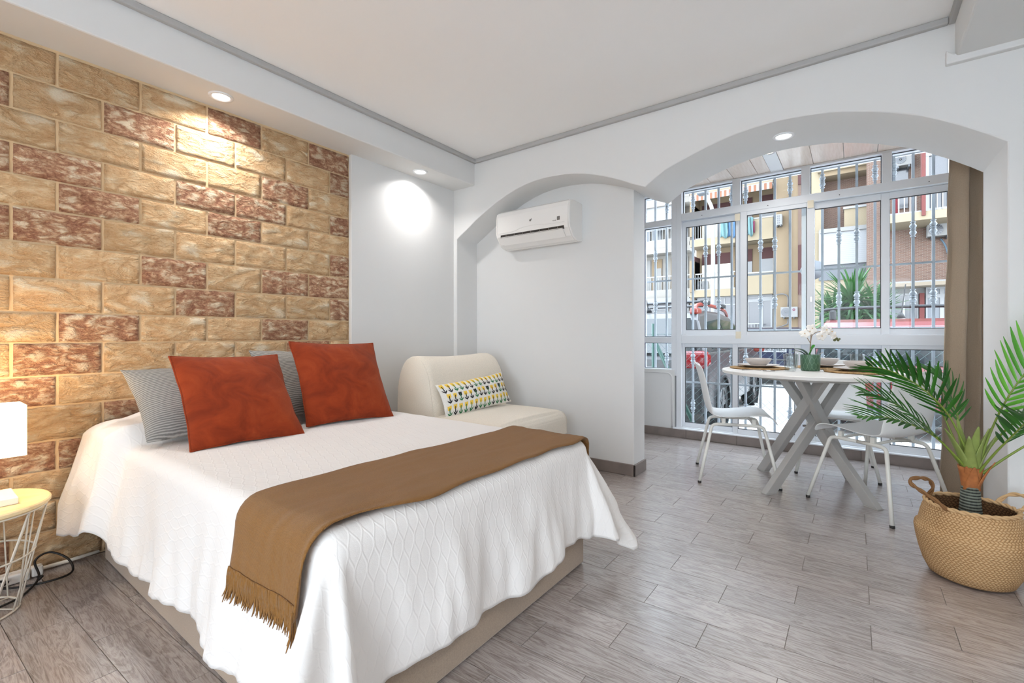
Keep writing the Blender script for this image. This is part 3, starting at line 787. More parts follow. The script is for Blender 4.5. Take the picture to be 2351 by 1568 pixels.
def spread():
    m = MB(); ta, tb = Y0 - .375, Y1 + .36; sb = X1 + .375
    def fn(u, v):
        s0, s1 = X0, sb + hem(ta + (tb - ta) * v, 3)
        s = s0 + (s1 - s0) * u
        a = ta - hem(s, 1) - .055 * sstep(-2.3, -2.6, s); b = tb + hem(s, 2); t = a + (b - a) * v
        return bed_pt(s, t)
    m.grid(fn, 190, 180, uv=lambda u, v: (X0 + (sb - X0) * u, ta + (tb - ta) * v))
    o = m.build('bedspread', 'bedspread_white', None, smooth=True, solid=.003)
    return tag(o, 'white bedspread with embossed wave pattern draped over the bed', 'bedspread')
spread()
def throw():
    t = D.objects.new('throw_blanket', None)
    a, b = Y0 - .15, Y1 + .13
    def fn(u, v):
        tt = a + (b - a) * v
        s0 = -1.335 + .018 * math.sin(tt * 5) + .012 * nz(tt * 4, 2); s1 = -.955 + .012 * nz(tt * 5, 8) - .02 * sstep(.9, .5, tt)
        s = s0 + (s1 - s0) * u
        lift = .008 + .006 * (1 + nz(s * 8, tt * 6, 3)) + .004 * abs(nz(s * 20, tt * 5, 6)) + (.012 * (1 - sstep(0, .06, 1 - u)) if u > .9 else 0)
        return bed_pt(s, tt, lift)
    m = MB().grid(fn, 34, 110)
    o = m.build('throw_blanket', 'throw_brown', None, smooth=True, solid=.004)
    tag(o, 'brown woven throw with fringed end laid across the foot of the bed', 'blanket')
    fr = MB()
    for i in range(95):
        u = (i + random.uniform(.2, .8)) / 95
        p = fn(u, 0); q = fn(u, .015); dirn = (p - q).normalized()
        L = random.uniform(.045, .066); sw = Vector((random.uniform(-.16, .16), random.uniform(-.1, .05), 0))
        pts = [q + Vector((0, -.004, 0)), p + Vector((0, -.004, 0)), p + (dirn + sw * .5) * L * .5, p + (dirn * .9 + sw + Vector((0, -.05, 0))) * L]
        fr.tube(catmull(pts, 3), [.0028] * 4 + [.0024] * 4 + [.0016, .001], 5)
    fo = fr.build('fringe', 'throw_brown', o, smooth=True); fo['kind'] = 'stuff'
throw()

# ---- cushions
def cushion_fn(w, h, t, sd, pinch=.06):
    def f(u, v, side):
        a, b = u * 2 - 1, v * 2 - 1
        x = w / 2 * a * (1 - pinch * (1 - b * b)); y = h / 2 * b * (1 - pinch * (1 - a * a))
        th = max(0, (1 - abs(a) ** 2.3) * (1 - abs(b) ** 2.3)) ** .58
        wr = .006 * nz(a * 2.2 + sd, b * 2.2, side) + .004 * nz(a * 6 + sd, b * 5, side + 3) * (1 - th * .4)
        return Vector((x + .004 * nz(b * 3 + sd, a, 2), y + .004 * nz(a * 3 + sd, b, 7), side * (t / 2 * th) + wr * min(1, th * 3)))
    return f
def cushion_mesh(w, h, t, sd, n=26, pinch=.06):
    f = cushion_fn(w, h, t, sd, pinch); m = MB()
    def q(x): return .5 - .5 * math.cos(PI * x) if 0 < x < 1 else x
    m.grid(lambda u, v: f(q(u), q(v), 1), n, n); m.grid(lambda u, v: f(q(u), q(v), -1), n, n)
    return m, f
def lean(bottom, top, yaw, roll=0):
    """matrix of a cushion whose bottom edge centre and top edge centre are given; yaw is the facing direction"""
    b, t = Vector(bottom), Vector(top); yv = (t - b).normalized()
    fv = Vector((math.cos(yaw), math.sin(yaw), 0)); xv = yv.cross(fv).normalized(); zv = xv.cross(yv).normalized()
    M = Matrix((xv, yv, zv)).transposed().to_4x4(); M.translation = (b + t) / 2
    return M @ Matrix.Rotation(roll, 4, 'Z')
def cushion(name, w, h, t, mat, M, label, group=None, sd=0, piping=None):
    m, f = cushion_mesh(w, h, t, sd)
    o = m.build(name, mat, None, smooth=True); o.matrix_world = M
    tag(o, label, 'cushion', group)
    if piping:
        pts = []
        for k in range(80):
            s = k / 20; e, q = int(s), s - int(s); q = .5 - .5 * math.cos(PI * q)
            uv = [(q, 0), (1, q), (1 - q, 1), (0, 1 - q)][e % 4]
            pts.append(f(uv[0], uv[1], 1))
        MB().tube(pts, piping, 6, closed=True).build('seam', mat, o, smooth=True)
    return o, f
cushion('cushion', .50, .43, .15, 'cushion_ribbed', lean((-2.26, .855, .585), (-2.565, .85, .835), .03), 'grey ribbed cushion nearest the bedside table, half behind a rust cushion', 'grey ribbed cushions', 3)
cushion('cushion', .50, .44, .15, 'cushion_ribbed', lean((-2.285, 1.37, .60), (-2.56, 1.38, .905), .0), 'grey ribbed cushion showing between the two rust cushions', 'grey ribbed cushions', 11)
cushion('cushion', .45, .46, .15, 'velvet_rust', lean((-2.07, .92, .572), (-2.32, .935, .885), -.04), 'rust velvet cushion nearer the bedside table, overlapping a grey ribbed cushion', 'rust velvet cushions', 5, .004)
cushion('cushion', .485, .47, .15, 'velvet_rust', lean((-2.115, 1.447, .572), (-2.325, 1.478, .945), -.1), 'rust velvet cushion farther from the bedside table, beside the white corner wall', 'rust velvet cushions', 17, .004)

# ================================================================== ARMCHAIR
ac = thing('armchair', (-2.22, 2.53, 0), 'cream slipcovered low armchair tucked between the bed and the niche wall', 'armchair')
L = lambda x, y, z: (x + 2.22, y - 2.53, z)
ay0, ay1 = 2.13, 2.93
def back_sec(q):   # side profile of the backrest, closed loop (x, z)
    pts = [(-2.60, .20), (-2.60, .55), (-2.565, .74), (-2.50, .842), (-2.42, .865), (-2.34, .838), (-2.275, .74), (-2.235, .58), (-2.205, .40), (-2.20, .20)]
    return pts
sec = catmull([(p[0], 0, p[1]) for p in back_sec(0)], 5)
def backfn(u, v):
    p = sec[min(len(sec) - 1, int(round(u * (len(sec) - 1))))]
    yy = ay0 + (ay1 - ay0) * v; sag = .016 * (1 - (2 * v - 1) ** 2) * sstep(.7, .86, p.z)
    e = min(v, 1 - v); rnd = .02 * (1 - sstep(0, .05, e))
    cx, cz = -2.40, .5; pr_ = Vector((p.x, 0, p.z)); dd = (Vector((cx, 0, cz)) - pr_)
    pr_ = pr_ + dd.normalized() * rnd
    return L(pr_.x + .004 * nz(yy * 5, p.z * 5), yy, pr_.z - sag + .003 * nz(yy * 6, p.x * 6, 2))
m = MB().grid(backfn, len(sec) - 1, 26)
n0 = 27
m.f.append(tuple(i * n0 for i in range(len(sec)))); m.f.append(tuple(i * n0 + 26 for i in range(len(sec)))[::-1])
m.build('backrest', 'slipcover', ac, smooth=True)
for v in (0, 1):
    MB().tube([backfn(i / (len(sec) - 1), .012 if v == 0 else .988) for i in range(len(sec))], .0045, 6).build('seam', 'slipcover', ac, smooth=True)
def seatfn(x0, x1, y0, y1, z0, z1, r, crown=.0):
    def f(u, v):
        # u around the half section front to back, v across
        y = y0 + (y1 - y0) * v
        e = min(v, 1 - v); k = 1 - (1 - sstep(0, .07, e)) * .06
        P = [(x0, z0), (x0, z1)] + [(x1 - r + r * math.sin(a), z1 - r + r * math.cos(a)) for a in (0, .4, .8, 1.2, PI / 2)] + [(x1, z0)]
        s = u * (len(P) - 1); i = min(int(s), len(P) - 2); q = s - i
        x = P[i][0] * (1 - q) + P[i + 1][0] * q; z = P[i][1] * (1 - q) + P[i + 1][1] * q
        zz = z0 + (z - z0) * k + (crown * (1 - (2 * v - 1) ** 2) if z > z1 - .01 else 0)
        return L(x, y, zz + .003 * nz(x * 6, y * 6, 4))
    return f
def solid_seat(nm, f, mat):
    m = MB().grid(f, 28, 24); n1 = 25
    m.f.append(tuple(i * n1 for i in range(29))); m.f.append(tuple(i * n1 + 24 for i in range(29))[::-1]); return m.build(nm, mat, ac, smooth=True)
solid_seat('seat', seatfn(-2.45, -1.665, ay0 + .005, ay1 - .015, .30, .468, .07, .014), 'slipcover')
MB().box(L(-2.56, ay0 + .02, .0), L(-1.69, ay1 - .03, .31)).build('skirt', 'slipcover', ac, bevel=.02, seg=3)

# lumbar cushion with printed tulips
Mc = lean((-2.13, 2.50, .478), (-2.215, 2.495, .692), -.08, .02)
lo, lf = cushion('lumbar_cushion', .66, .235, .12, 'cushion_white', Mc, 'small oblong white cushion with yellow tulip print on the cream armchair', 'cushion', sd=21)
del lo['group']
YEL, BLK, GRN = MB(), MB(), MB()
def on_cushion(px, py, lift):
    u = .5 + px / .64; v = .5 + py / .225
    u = min(max(u, .01), .99); v = min(max(v, .01), .99)
    p = lf(u, v, 1); 
    du = lf(min(u + .01, 1), v, 1) - lf(max(u - .01, 0), v, 1); dv = lf(u, min(v + .01, 1), 1) - lf(u, max(v - .01, 0), 1)
    n = du.cross(dv).normalized()
    return p + n * lift
def decal(mb, pts, lift):
    # fan of small triangles around a centre so the print hugs the cushion
    c = (sum(p[0] for p in pts) / len(pts), sum(p[1] for p in pts) / len(pts)); pts2 = []
    for i, p in enumerate(pts):
        q = pts[(i + 1) % len(pts)]; pts2 += [p, ((p[0] + q[0]) / 2, (p[1] + q[1]) / 2)]
    vs_ = [on_cushion(*c, lift)] + [on_cushion(*p, lift) for p in pts2]; n = len(pts2)
    mb.add(vs_, [(0, 1 + i, 1 + (i + 1) % n) for i in range(n)])
TUL = [(-.013, .006), (-.0145, .03), (-.008, .022), (-.004, .031), (0, .023), (.004, .031), (.008, .022), (.0145, .03), (.013, .006), (.007, -.001), (-.007, -.001)]
STM = [(-.003, .014), (.003, .014), (.0034, -.022), (-.0034, -.022)]
AR1 = [(-.018, -.013), (-.013, -.027), (0, -.038), (.0, -.026)]; AR2 = [(.018, -.013), (.0, -.026), (.0, -.038), (.013, -.027)]
for r, (yy, pat) in enumerate(((.082, 'ybgg'), (.006, 'yyk'), (-.07, 'gbgg'))):
    for i in range(14):
        px = -.29 + i * .0446 + (.012 if r % 2 else 0); py = yy + random.uniform(-.003, .003)
        if abs(px) > .302: continue
        kind = pat[i % len(pat)]
        blo = BLK if kind == 'k' else YEL; stem = BLK if kind in 'yb' else GRN
        decal(blo, [(px + a, py + b) for a, b in TUL], .0012)
        for shp in (STM, AR1, AR2): decal(stem, [(px + a, py + b) for a, b in shp], .0018)
for mb, mt in ((YEL, 'print_yellow'), (BLK, 'print_black'), (GRN, 'print_green')):
    mb.build('tulip_print', mt, lo, kind='stuff')

# ================================================================== AIR CONDITIONER
au = thing('air_conditioner', (-2.015, YN, 1.71), 'white split air conditioner mounted on the niche wall above the armchair', 'air conditioner')
aw = .685
def acl(x, y, z): return (x, y, z)
P = [(-.001, .01), (-.001, .30), (-.165, .30), (-.188, .285), (-.200, .25), (-.202, .12), (-.196, .09), (-.15, .035), (-.10, .008), (-.06, .0)]
MB().prism([(a, b) for a, b in P], -aw / 2 + .012, aw / 2 - .012, 'X').build('body', 'ac_white', au, bevel=.006, seg=3)
EC = [(-.001, .012), (-.001, .298), (-.16, .298), (-.19, .28), (-.199, .24), (-.199, .12), (-.19, .09), (-.14, .03), (-.09, .008), (-.05, .004)]
for s in (-1, 1): MB().prism(EC, s * (aw / 2 - .012), s * aw / 2, 'X').build('end_cap', 'ac_white', au, bevel=.004)
box('vent_slot', (-.295, -.199, .082), (.295, -.15, .106), 'ac_vent', au)
MB().prism([(-.203, .087), (-.198, .083), (-.152, .028), (-.146, .034)], -.29, .285, 'X').build('louvre', 'ac_white', au, bevel=.002)
for i in range(7): box('vane', (-.24 + i * .08, -.202, .084), (-.236 + i * .08, -.17, .105), 'ac_grey', au)
MB().tube(catmull([(-.3, -.203, .118), (-.16, -.2035, .122), (-.09, -.204, .138), (.03, -.204, .144), (.15, -.204, .134), (.3, -.203, .13)], 6), .0018, 6).build('front_seam', 'ac_white', au, smooth=True)
box('display', (.238, -.2045, .150), (.262, -.200, .178), 'ac_grey', au, bevel=.002)
for i in range(3): box('indicator', (.203 + i * .011, -.2042, .148), (.207 + i * .011, -.200, .154), 'ac_grey', au)
MB().prism([(-.012, .183), (-.004, .196), (.002, .19), (.008, .2), (.009, .188), (.002, .178), (-.005, .176)], -.2035, -.2, 'Y').build('emblem', 'ac_grey', au)

# ================================================================== BEDSIDE TABLE, LAMP, CABLES
ns = thing('side_table', (-2.515, .165, 0), 'round wire basket side table with light wood lid beside the bed', 'side table')
MB().lathe([(.0001, .375), (.205, .375), (.211, .38), (.211, .39), (.207, .394), (.0001, .394)], 48).build('table_lid', 'tray_wood', ns, smooth=False, bevel=0)
def ring(nm, r, z, th=.0035): MB().tube([(r * math.cos(a * PI / 24), r * math.sin(a * PI / 24), z) for a in range(48)], th, 6, closed=True).build(nm, 'wire_cream', ns, smooth=True)
ring('top_ring', .2, .371, .004); ring('middle_ring', .168, .205); ring('base_ring', .128, .006, .004); ring('inner_ring', .05, .006)
def on(r, a, z): return Vector((r * math.cos(a), r * math.sin(a), z))
N = 10
for i in range(N):
    a = 2 * PI * i / N + .1
    for d in (-.55, .55, 0):
        if d == 0 and i % 2: continue
        MB().tube([on(.2, a, .371), on(.128, a + d * .8, .006)], .0028, 5).build('wire', 'wire_cream', ns, smooth=True)
for i in range(6):
    a = 2 * PI * i / 6; MB().tube([on(.128, a, .006), on(.05, a + 1.0, .006)], .0025, 5).build('wire', 'wire_cream', ns, smooth=True)

tl = thing('table_lamp', (-2.52, .205, .394), 'lit table lamp with white box shade standing on the wooden lid of the side table', 'lamp')
box('lamp_base', (-.075, -.095, 0), (.095, .075, .024), 'lamp_base', tl, bevel=.003)
MB().tube([(0, 0, .02), (0, 0, .24)], .006, 10).build('stem', 'lamp_base', tl, smooth=True)
MB().lathe([(.0001, .315), (.018, .31), (.027, .29), (.024, .265), (.012, .245), (.012, .235), (.0001, .235)], 16).build('bulb', 'bulb', tl, smooth=True)
m = MB(); sx, sy = .078, .098; t_ = .0025
for a, b in (((-sx, -sy, .168), (sx, -sy + t_, .352)), ((-sx, sy - t_, .168), (sx, sy, .352)), ((-sx, -sy + t_, .168), (-sx + t_, sy - t_, .352)), ((sx - t_, -sy + t_, .168), (sx, sy - t_, .352))): m.box(a, b)
m.build('lamp_shade', 'lamp_shade_fabric', tl)
for z in (.175,): 
    MB().tube([(-sx + .004, 0, z), (sx - .004, 0, z)], .002, 5).build('shade_support', 'chrome', tl); 
pl = D.lights.new('bedside_bulb', 'POINT'); pl.energy = 5.6; pl.color = (1, .66, .32); pl.shadow_soft_size = .04
po = D.objects.new('bedside_bulb', pl); COL.objects.link(po); po.parent = tl; po.location = (0, 0, .345)

cd = MB().tube([(-2.775, -.4, .012), (-2.775, .1, .012), (-2.775, .3, .012), (-2.775, .47, .012), (-2.765, .572, .02)], .008, 8).build('conduit', 'conduit', None, smooth=True)
tag(cd, 'white cable conduit lying along the foot of the stone wall beside the bed', 'conduit')
ps = thing('power_strip', (-2.735, .27, .0), 'white power strip on the floor behind the wire side table', 'power strip')
box('strip_body', (-.025, -.09, .002), (.025, .075, .04), 'cable_white', ps, bevel=.006); box('plug', (-.018, .08, .004), (.018, .115, .045), 'cable_white', ps, bevel=.006)
for i in range(2): MB().lathe([(.016, .04), (.016, .042), (.013, .0405), (.0001, .0405)], 16, (0, -.05 + i * .06, 0)).build('socket', 'cable_white', ps, smooth=True)
cb = MB().tube(catmull([(-2.70, .19, .03), (-2.66, .30, .006), (-2.615, .40, .008), (-2.64, .46, .012), (-2.70, .455, .05), (-2.735, .405, .085), (-2.72, .36, .07), (-2.67, .365, .02), (-2.60, .33, .006), (-2.53, .27, .006), (-2.50, .14, .006), (-2.60, .03, .006), (-2.70, .09, .01), (-2.73, .2, .03), (-2.68, .28, .03), (-2.62, .2, .03), (-2.66, .06, .02)], 8), .0042, 7).build('power_cable', 'cable_black', None, smooth=True)
tag(cb, 'looped black cable on the floor under the wire side table', 'cable')
MB().tube([(-2.675, .363, .018), (-2.66, .372, .02), (-2.655, .36, .012)], .006, 6).build('cable_tie', 'cable_black', cb)

# ================================================================== DINING TABLE
TC = Vector((-.228, 3.66)); TZ = .767
tb = thing('dining_table', (TC.x, TC.y, 0), 'round white dining table on crossed silver grey legs in the balcony', 'table')
MB().lathe([(.0001, TZ - .024), (.53, TZ - .024), (.543, TZ - .021), (.545, TZ - .004), (.541, TZ), (.0001, TZ)], 72).build('tabletop', 'table_white', tb)
MB().lathe([(.0001, TZ - .05), (.34, TZ - .05), (.345, TZ - .047), (.345, TZ - .0245), (.0001, TZ - .0245)], 48).build('mounting_plate', 'table_grey', tb)
feet = [Vector((-.437, 3.324)), Vector((-.546, 3.869)), Vector((.087, 3.408)), Vector((-.017, 3.966))]
for i, ft in enumerate(feet):
    d = ft - TC; ang = math.radians((-12, -40, -6, 26)[i]); r = Matrix.Rotation(ang, 2) @ d
    top = -r * (.66, .6, .68, .68)[i]
    a, b = Vector((d.x, d.y, .0)), Vector((top.x, top.y, TZ - .05))
    ax = (b - a).normalized(); hz = Vector((ax.x, ax.y, 0)).normalized(); sd = Vector((-hz.y, hz.x, 0))
    m = MB(); hw, ht = .021, .034
    # bar cut flat at floor and at the plate
    def ringp(p, z):
        out = []
        for s1, s2 in ((-1, -1), (1, -1), (1, 1), (-1, 1)): out.append(Vector((p.x, p.y, z)) + sd * hw * s1 + hz * ht * 1.25 * s2)
        return out
    m.add(ringp(a, .006) + ringp(b, TZ - .05), [(0, 1, 2, 3), (7, 6, 5, 4)] + [(k, (k + 1) % 4, (k + 1) % 4 + 4, k + 4) for k in range(4)])
    lg = m.build('leg', 'table_grey', tb, bevel=.003)
    mm = MB(); mm.add(ringp(a, 0) + ringp(a, .006), [(0, 1, 2, 3), (7, 6, 5, 4)] + [(k, (k + 1) % 4, (k + 1) % 4 + 4, k + 4) for k in range(4)]); mm.build('foot_pad', 'table_grey', lg)
MB().tube([(-.05, -.02, .40), (.05, .02, .40)], .008, 8).build('bolt', 'chrome', tb, smooth=True)

# ================================================================== CHAIRS
def chair_proto(loc, rz, label):
    """local +x is the way the sitter faces"""
    t = thing('dining_chair', (loc[0], loc[1], 0), label, 'chair', 'white shell chairs round the table', rz)
    prof = catmull([(.235, 0, .424), (.205, 0, .446), (.13, 0, .453), (.03, 0, .442), (-.07, 0, .432), (-.145, 0, .442), (-.185, 0, .482), (-.205, 0, .55), (-.222, 0, .64), (-.243, 0, .73), (-.262, 0, .79), (-.272, 0, .812)], 6)
    npf = len(prof) - 1
    def wid(u):
        if u < .06: return .188 + .022 * math.sqrt(u / .06)
        if u < .5: return .21 - .012 * sstep(.1, .5, u)
        if u < .9: return .198 - .012 * sstep(.5, .9, u)
        k = (u - .9) / .1; return .186 * math.sqrt(max(.05, 1 - .55 * k ** 3))
    def fn(u, v):
        s = u * npf; i = min(int(s), npf - 1); p = prof[i].lerp(prof[i + 1], s - i); b = v * 2 - 1
        y = wid(u) * b; cv = abs(b) ** 2.4
        seat = 1 - sstep(.42, .6, u)
        z = p.z + .018 * cv * seat * sstep(0, .15, u) - .012 * cv * (1 - sstep(0, .1, u)) + (-.022 * abs(b) ** 3 * sstep(.86, 1, u))
        x = p.x + .035 * cv * (1 - seat)
        return Vector((x, y, z))
    MB().grid(fn, 44, 16).build('seat_shell', 'chair_plastic', t, smooth=True, solid=.007, subd=1)
    for fx in (1, -1):
        for sy in (1, -1):
            foot = Vector((fx * .242, sy * .24, .012)); kn = Vector((fx * .165, sy * .165, .36)); mid = Vector((0, sy * .155, .392))
            a = Vector((fx * .105, sy * .158, .392))
            up = (kn - foot).normalized()
            path = [foot, foot.lerp(kn, .5), kn] + bez(kn, kn + up * .03, a + Vector((fx * .035, 0, 0)), a, 6)[1:] + [mid]
            lg = MB().tube(path, .0105, 10).build('leg', 'tube_white', t, smooth=True)
            MB().lathe([(.0001, 0), (.011, 0), (.0118, .004), (.0118, .014), (.0001, .014)], 12, (foot.x, foot.y, 0)).build('foot_cap', 'rubber_black', lg, smooth=True)
    for fx in (.1, -.085):
        MB().tube([(fx, -.155, .394), (fx, 0, .404), (fx, .155, .394)], .0085, 8).build('cross_tube', 'tube_white', t, smooth=True)
        for sy in (-1, 1): MB().box((fx - .012, sy * .150 - .012, .394), (fx + .012, sy * .150 + .012, .434)).build('bracket', 'tube_white', t, bevel=.004)
    return t
c1 = chair_proto((-.685, 3.592), math.radians(16.5), 'white shell chair on the left of the table beside the end of the niche wall')
c2 = copy_tree(c1); c2.location = (.105, 3.445, 0); c2.rotation_euler = (0, 0, math.radians(143.5)); c2['label'] = 'white shell chair on the right of the table behind the potted palm'
c3 = copy_tree(c1); c3.location = (-.115, 4.19, 0); c3.rotation_euler = (0, 0, math.radians(-87)); c3['label'] = 'white shell chair on the far side of the table with its back to the window'

# ================================================================== TABLE SETTING
def placemat(x, y, rz, label):
    m = MB(); R = .188; turns = 10; pts = []
    n = turns * 44
    for i in range(n + 1):
        a = 2 * PI * i / 44; r = .012 + (R - .012) * i / n; pts.append((r * math.cos(a), r * math.sin(a), .0055 + .0012 * math.sin(a * 9)))
    m.tube(pts, .0088, 6)
    for i, v in enumerate(m.v): m.v[i] = (v[0], v[1], max(0, .0062 + (v[2] - .0055) * .62))
    for i, v in enumerate(m.v): m.uv[i] = (math.atan2(v[1], v[0]) * .28, math.hypot(v[0], v[1]) * .5)
    o = m.build('placemat', 'placemat_straw', None, smooth=True); o.location = (x, y, TZ); o.rotation_euler.z = rz
    return tag(o, label, 'placemat', 'straw placemats')
def plate(x, y, label):
    o = MB().lathe([(.0001, .002), (.066, .0), (.073, .002), (.094, .006), (.131, .0145), (.136, .018), (.132, .0185), (.094, .0105), (.07, .0065), (.0001, .006)], 48).build('plate', 'crockery', None, smooth=True)
    o.location = (x, y, TZ + .0125); return tag(o, label, 'plate', 'stoneware plates')
def bowl(x, y, label):
    o = MB().lathe([(r_ * 1.11, z_ * 1.06) for r_, z_ in [(.0001, .004), (.035, .004), (.036, .0), (.041, .0), (.044, .005), (.062, .022), (.072, .038), (.0765, .05), (.0745, .0505), (.069, .038), (.058, .024), (.04, .009), (.0001, .0085)]], 48).build('bowl', 'crockery', None, smooth=True)
    o.location = (x, y, TZ + .0125 + .0068); return tag(o, label, 'bowl', 'stoneware bowls')
SETS = [((-.552, 3.69), 'on the left of the table', 'left'), ((.022, 3.66), 'on the right of the table', 'right'), ((-.17, 4.005), 'at the far side of the table', 'far')]
for (x, y), where, k in SETS:
    placemat(x, y, x * 9, 'round woven straw placemat ' + where)
    plate(x, y, 'pale grey plate on the placemat ' + where)
    bowl(x, y, 'pale grey bowl on the plate ' + where)
def tumbler(x, y, label):
    o = MB().lathe([(.0001, .0), (.030, .0), (.032, .004), (.035, .034), (.0425, .108), (.0428, .11), (.041, .11), (.0335, .034), (.029, .014), (.0001, .012)], 28).build('tumbler', 'tumbler_glass', None, smooth=True)
    o.location = (x, y, TZ + .0003); return tag(o, label, 'glass', 'clear tumblers')
tumbler(-.345, 3.585, 'clear glass tumbler nearest the front edge, left of the orchid pot')
tumbler(-.353, 3.80, 'clear glass tumbler behind the front one, left of the orchid pot')
tumbler(.015, 3.90, 'clear glass tumbler behind the right hand bowl')
for i, (nm, x, y, rz, lb) in enumerate((('fork', -.53, 3.455, .25, 'steel fork lying beside the left placemat at the table edge'), ('knife', -.40, 3.455, .35, 'steel knife lying at the front edge of the table'))):
    m = MB()
    if nm == 'fork':
        m.tube([(-.085, 0, .002), (-.02, 0, .004), (.03, 0, .003)], [.004, .0025, .004], 6)
        for q in (-.006, -.002, .002, .006): m.tube([(.03, q * .6, .003), (.045, q, .002), (.085, q, .004)], .0011, 5)
    else: m.tube([(-.09, 0, .0025), (-.02, 0, .0025)], .0035, 6); m.prism([(-.02, -.004), (.09, -.003), (.1, .002), (.09, .007), (-.02, .006)], .0015, .003, 'Z')
    o = m.build(nm, 'steel', None, smooth=False); o.location = (x, y, TZ + .001); o.rotation_euler.z = rz; tag(o, lb, nm)

# ---- orchid
orx, ory = -.238, 3.672
op = thing('potted_orchid', (orx, ory, TZ), 'white orchid in a green patterned pot in the middle of the table', 'orchid')
MB().lathe([(.0001, .001), (.052, .001), (.055, .006), (.0585, .102), (.0585, .108), (.055, .108), (.054, .09), (.0001, .088)], 40, uv=(1, 1)).build('pot', 'pot_green', op, smooth=True)
MB().lathe([(.0001, .094), (.054, .09)], 20).build('soil', 'soil', op)
RV = Vector((math.cos(YAW), math.sin(YAW), 0)); FV = Vector((-math.sin(YAW), math.cos(YAW), 0)); ZV = Vector((0, 0, 1))
def ow(r, z, f=0): return RV * r + FV * f + ZV * z
st1 = catmull([ow(-.002, .09), ow(0, .16), ow(.004, .22), ow(.006, .285)], 6); MB().tube(st1, [.0035] * len(st1), 6).build('stem', 'orchid_stem', op, smooth=True)
st2 = catmull([ow(.004, .2), ow(.012, .235), ow(.04, .256), ow(.08, .262), ow(.13, .24), ow(.17, .212), ow(.185, .203)], 6); MB().tube(st2, .0026, 6).build('stem', 'orchid_stem', op, smooth=True)
MB().tube(catmull([ow(.0, .185), ow(-.015, .21), ow(-.03, .235)], 4), .0022, 6).build('stem', 'orchid_stem', op, smooth=True)
def flower(c, size, facing, roll):
    size *= 1.15
    c = Vector(c); f = Vector(facing).normalized(); u = f.cross(ZV).normalized(); v = u.cross(f)
    root = MB()
    def petal(ang, w_, l_, cup):
        d = u * math.cos(ang) + v * math.sin(ang); e = f.cross(d)
        def fn(a, b):
            bb = b * 2 - 1; ww = w_ * math.sin(PI * min(1, (a * .86 + .1))) ** .7
            return c + d * (l_ * a) + e * (ww * bb) + f * (cup * a * a * l_ - .25 * l_ * bb * bb * a + .1 * l_ * math.sin(a * 3))
        return MB().grid(fn, 6, 5)
    fo = petal(roll, size * .5, size, .1).build('flower', 'petal', op, smooth=True)
    for k, (a, w_, l_) in enumerate(((PI, .5, 1), (PI / 2, .34, .95), (PI + .95, .33, .9), (-.95, .33, .9))):
        petal(roll + a, size * w_, size * l_, .05).build('petal', 'petal', fo, smooth=True)
    MB().lathe([(.0001, -.004), (.005, -.002), (.006, .003), (.002, .008), (.0001, .009)], 8, ax=Matrix.Translation(c + f * .004) @ f.to_track_quat('Z', 'Y').to_matrix().to_4x4() @ Matrix.Scale(size / .055, 4)).build('flower_centre', 'petal_centre', fo, smooth=True)
TOC = -FV
for r, z, sz, fc, rl in ((-.042, .248, .03, TOC + RV * -.5 + ZV * .1, .2), (.006, .282, .032, TOC + ZV * .3, .5), (-.01, .262, .028, TOC + RV * -.2, -.3), (.07, .232, .034, TOC + RV * .1 - ZV * .1, .1), (.1, .272, .034, TOC + RV * .3 + ZV * .2, .4), (.135, .262, .03, TOC + RV * .6, -.2), (.155, .232, .026, TOC + RV * .4 - ZV * .2, .3)):
    flower(ow(r, z, -.008), sz, fc, rl)
for r, z, s in ((.163, .205, .010), (.186, .203, .008), (.178, .214, .0085), (.196, .212, .0065)):
    MB().lathe([(.0001, -1.2), (.6, -.7), (1, 0), (.65, .8), (.0001, 1.2)], 10, ax=Matrix.Translation(ow(r, z)) @ Matrix.Rotation(.8, 4, 'X') @ Matrix.Scale(s, 4)).build('bud', 'bud', op, smooth=True)
def strap(pts, w_, mat, fold=.3):
    P = catmull(pts, 5); n = len(P) - 1
    def fn(a, b):
        i = min(int(a * n), n - 1); p = P[i].lerp(P[i + 1], a * n - i); t = (P[i + 1] - P[i]).normalized()
        s = t.cross(ZV); s = s.normalized() if s.length > .05 else RV; bb = b * 2 - 1; nn = s.cross(t)
        return p + s * (w_ * math.sin(PI * (a * .9 + .06)) ** .6 * bb) + nn * (abs(bb) * w_ * fold)
    return MB().grid(fn, n, 4).build('leaf', mat, op, smooth=True, solid=.0015)
strap([ow(-.005, .09), ow(.0, .12, -.005), ow(.01, .15, -.012), ow(.022, .172, -.012)], .02, 'orchid_leaf')
strap([ow(-.01, .09), ow(-.04, .125), ow(-.075, .142), ow(-.105, .142)], .018, 'orchid_leaf_dark')
strap([ow(-.01, .09, .01), ow(-.045, .12, .02), ow(-.075, .13, .03), ow(-.1, .125, .04)], .016, 'orchid_leaf_dark')
strap([ow(.01, .09, .01), ow(.03, .1, .02), ow(.05, .106, .03), ow(.06, .1, .035)], .014, 'orchid_leaf_dark')
MB().tube(catmull([ow(.02, .09), ow(.045, .1), ow(.07, .115), ow(.085, .124)], 4), .0018, 5).build('aerial_root', 'orchid_stem', op, smooth=True)

